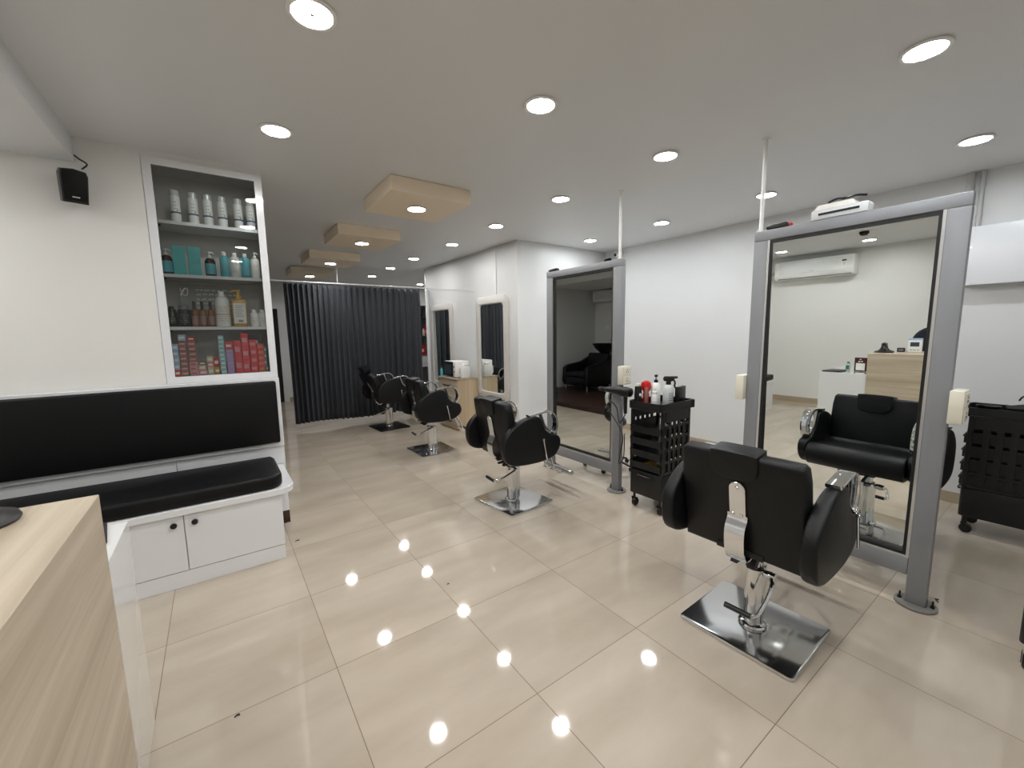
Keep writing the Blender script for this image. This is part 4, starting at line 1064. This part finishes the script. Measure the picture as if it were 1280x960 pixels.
bm = B(); lathe(bm, [(0, -.02), (.018, -.018), (.018, .0), (0, .001)], (.60, 0, 0), 12, 'x'); obj('finial', bm, 'trunk', t2)
bm = B(); cyl(bm, (1.605, 0, .0106), (1.605, 0, CEIL-2.178-.002), .005, n=8); obj('hanger', bm, 'trunk', t2)
bm = B(); cyl(bm, (.70, 0, .0106), (.70, 0, CEIL-2.178-.002), .005, n=8); obj('hanger', bm, 'trunk', t2)
bm = B(); box(bm, 3.045, 3.090, -.022, .022, .001-2.178+2.178, 2.155, bev=.003)
tag(obj('curtain_post', bm, 'white', loc=(0, YC, 0)), 'slim white post under the right end of the curtain rod', 'post')

# shelf rack behind the curtain, seen through the gap at its right edge
t = thing('storage_rack', 'dark shelf rack with products behind the curtain gap', 'shelf rack', (3.75, 8.35, 0))
for xx in (-.42, .42):
    bm = B(); box(bm, xx-.012, xx+.012, -.16, .16, .001, 2.0); obj('upright', bm, 'dark_metal', t)
SZ = (.20, .95, 1.35, 1.72, 1.98)
for zz in SZ: bm = B(); box(bm, -.405, .405, -.158, .155, zz-.02, zz); obj('shelf', bm, 'mid_grey' if zz != 1.72 else 'dark_metal', t)
bm = B(); box(bm, -.43, .43, .1605, .175, .001, 2.0); obj('back_board', bm, 'mid_grey', t)
bm = B(); box(bm, -.39, .39, -.1605, -.150, .70, .925); obj('white_front', bm, 'white', t)
for i, (xx, rr) in enumerate(((-.30, .028), (-.22, .026), (-.13, .03))):
    bottle('shelf_bottle', 'white bottle on the rack behind the curtain gap, %s of three' % ('left', 'middle', 'right')[i], 'bottle', (3.75+xx, 8.28, 1.3508), rr, .13+.03*(i == 0), .012, .03, 'white_plastic', 'paper', caph=.03, capr=.012, group='white bottles on the rack')
for i, (xx, zz, mm, lab) in enumerate(((-.24, .9508, 'red', 'red box on the lower rack shelf behind the curtain gap'), (-.07, 1.3508, 'red_card', 'red carton beside the white bottles on the rack'))):
    carton(3.75+xx, 8.29, zz, .26 if i == 0 else .08, .12, .20, mm, lab, None, cat='box')
t = thing('hair_dryer', 'dark dryer lying on the upper black shelf behind the curtain gap', 'hair dryer', (3.53, 8.28, 1.7208+.048), .5)
bm = B(); lathe(bm, [(.02, .12), (.036, .05), (.045, 0), (.03, -.05), (0, -.06)], (0, 0, 0), 14, 'x'); obj('barrel', bm, 'mid_grey', t)
bm = B(); tube(bm, [(0, -.03, 0), (-.02, -.10, .02)], .015, 8); obj('handle', bm, 'dark_metal', t)

# ---------------------------------------------------------------- wash area, seen in the middle mirror
t = thing('shampoo_chair', 'dark teal black wash chair with basin on the wooden platform, seen in the mirror', 'wash chair', (-1.38, 6.68, .0755))
bm = B(); box(bm, -.30, .44, -.285, .285, .115, .30, bev=.02, seg=3); obj('seat_base', bm, 'leather', t)
bm = B(); box(bm, -.22, .45, -.28, .28, .3005, .42, bev=.04, seg=4); obj('seat', bm, 'leather', t)
bm = B(); prism(bm, [(-.42, .12), (-.23, .3005), (-.20, .42), (-.30, .80), (-.36, .82), (-.46, .78), (-.46, .2)], 'y', -.30, .30, bev=.03, seg=3); obj('backrest', bm, 'leather', t)
for s in (-1, 1):
    bm = B(); a, b = sorted((s*.292, s*.40)); prism(bm, [(-.40, .115), (.42, .115), (.46, .20), (.44, .50), (.36, .56), (-.10, .62), (-.40, .74)], 'y', a, b, bev=.03, seg=3); obj('arm', bm, 'leather', t)
for sx in (-.34, .38):
    for sy in (-.33, .33): bm = B(); cyl(bm, (sx, sy, .001), (sx, sy, .1145), .018, .024); obj('leg', bm, 'chrome', t)
bm = B(); lathe(bm, [(.07, .70), (.11, .80), (.24, .92), (.30, 1.01), (.305, 1.03), (.29, 1.03), (.23, .94), (.08, .84), (0, .835)], (-.56, 0, 0), 28); prism(bm, rrect(.2, .22, .05, 4, -.62, 0), 'z', .001, .72, bev=.01); obj('basin', bm, 'black_plastic', t)
bm = B(); tube(bm, smooth_path([(-.82, 0, 1.03), (-.82, 0, 1.09), (-.76, 0, 1.12), (-.72, 0, 1.08)]), .011, 8); obj('tap', bm, 'chrome', t)
t = thing('switch_plate', 'small white switch plate on the dim wash area wall, seen in the mirror', 'switch', (XL+.001, 6.95, 1.48))
bm = B(); box(bm, 0, .012, -.06, .06, -.04, .04, bev=.003); obj('plate', bm, 'white_plastic', t)
bm = B(); box(bm, .0125, .017, -.04, -.01, -.02, .02); box(bm, .0125, .017, .01, .04, -.02, .02); obj('rocker', bm, 'white_plastic', t)
# specks on the tiles
for i, (x, y, s, lab) in enumerate(((-.05, 1.72, .008, 'tiny dark scrap on the tiles near the reception desk'), (2.9, .34, .016, 'small dark scrap on the tiles right of the nearest mirror post'), (.345, 3.05, .012, 'dark crumb on the tiles beside the bench end'), (.95, 1.98, .006, 'tiny dark speck on the middle tiles'))):
    bm = B(); tube(bm, smooth_path([(-s, -s*.4, .003), (0, s*.3, .004), (s, -s*.2, .003), (s*.6, s*.7, .003)], 3), .0022, 6)
    tag(obj('floor_scrap', bm, 'dark_metal', loc=(x, y, 0)), lab, 'scrap')
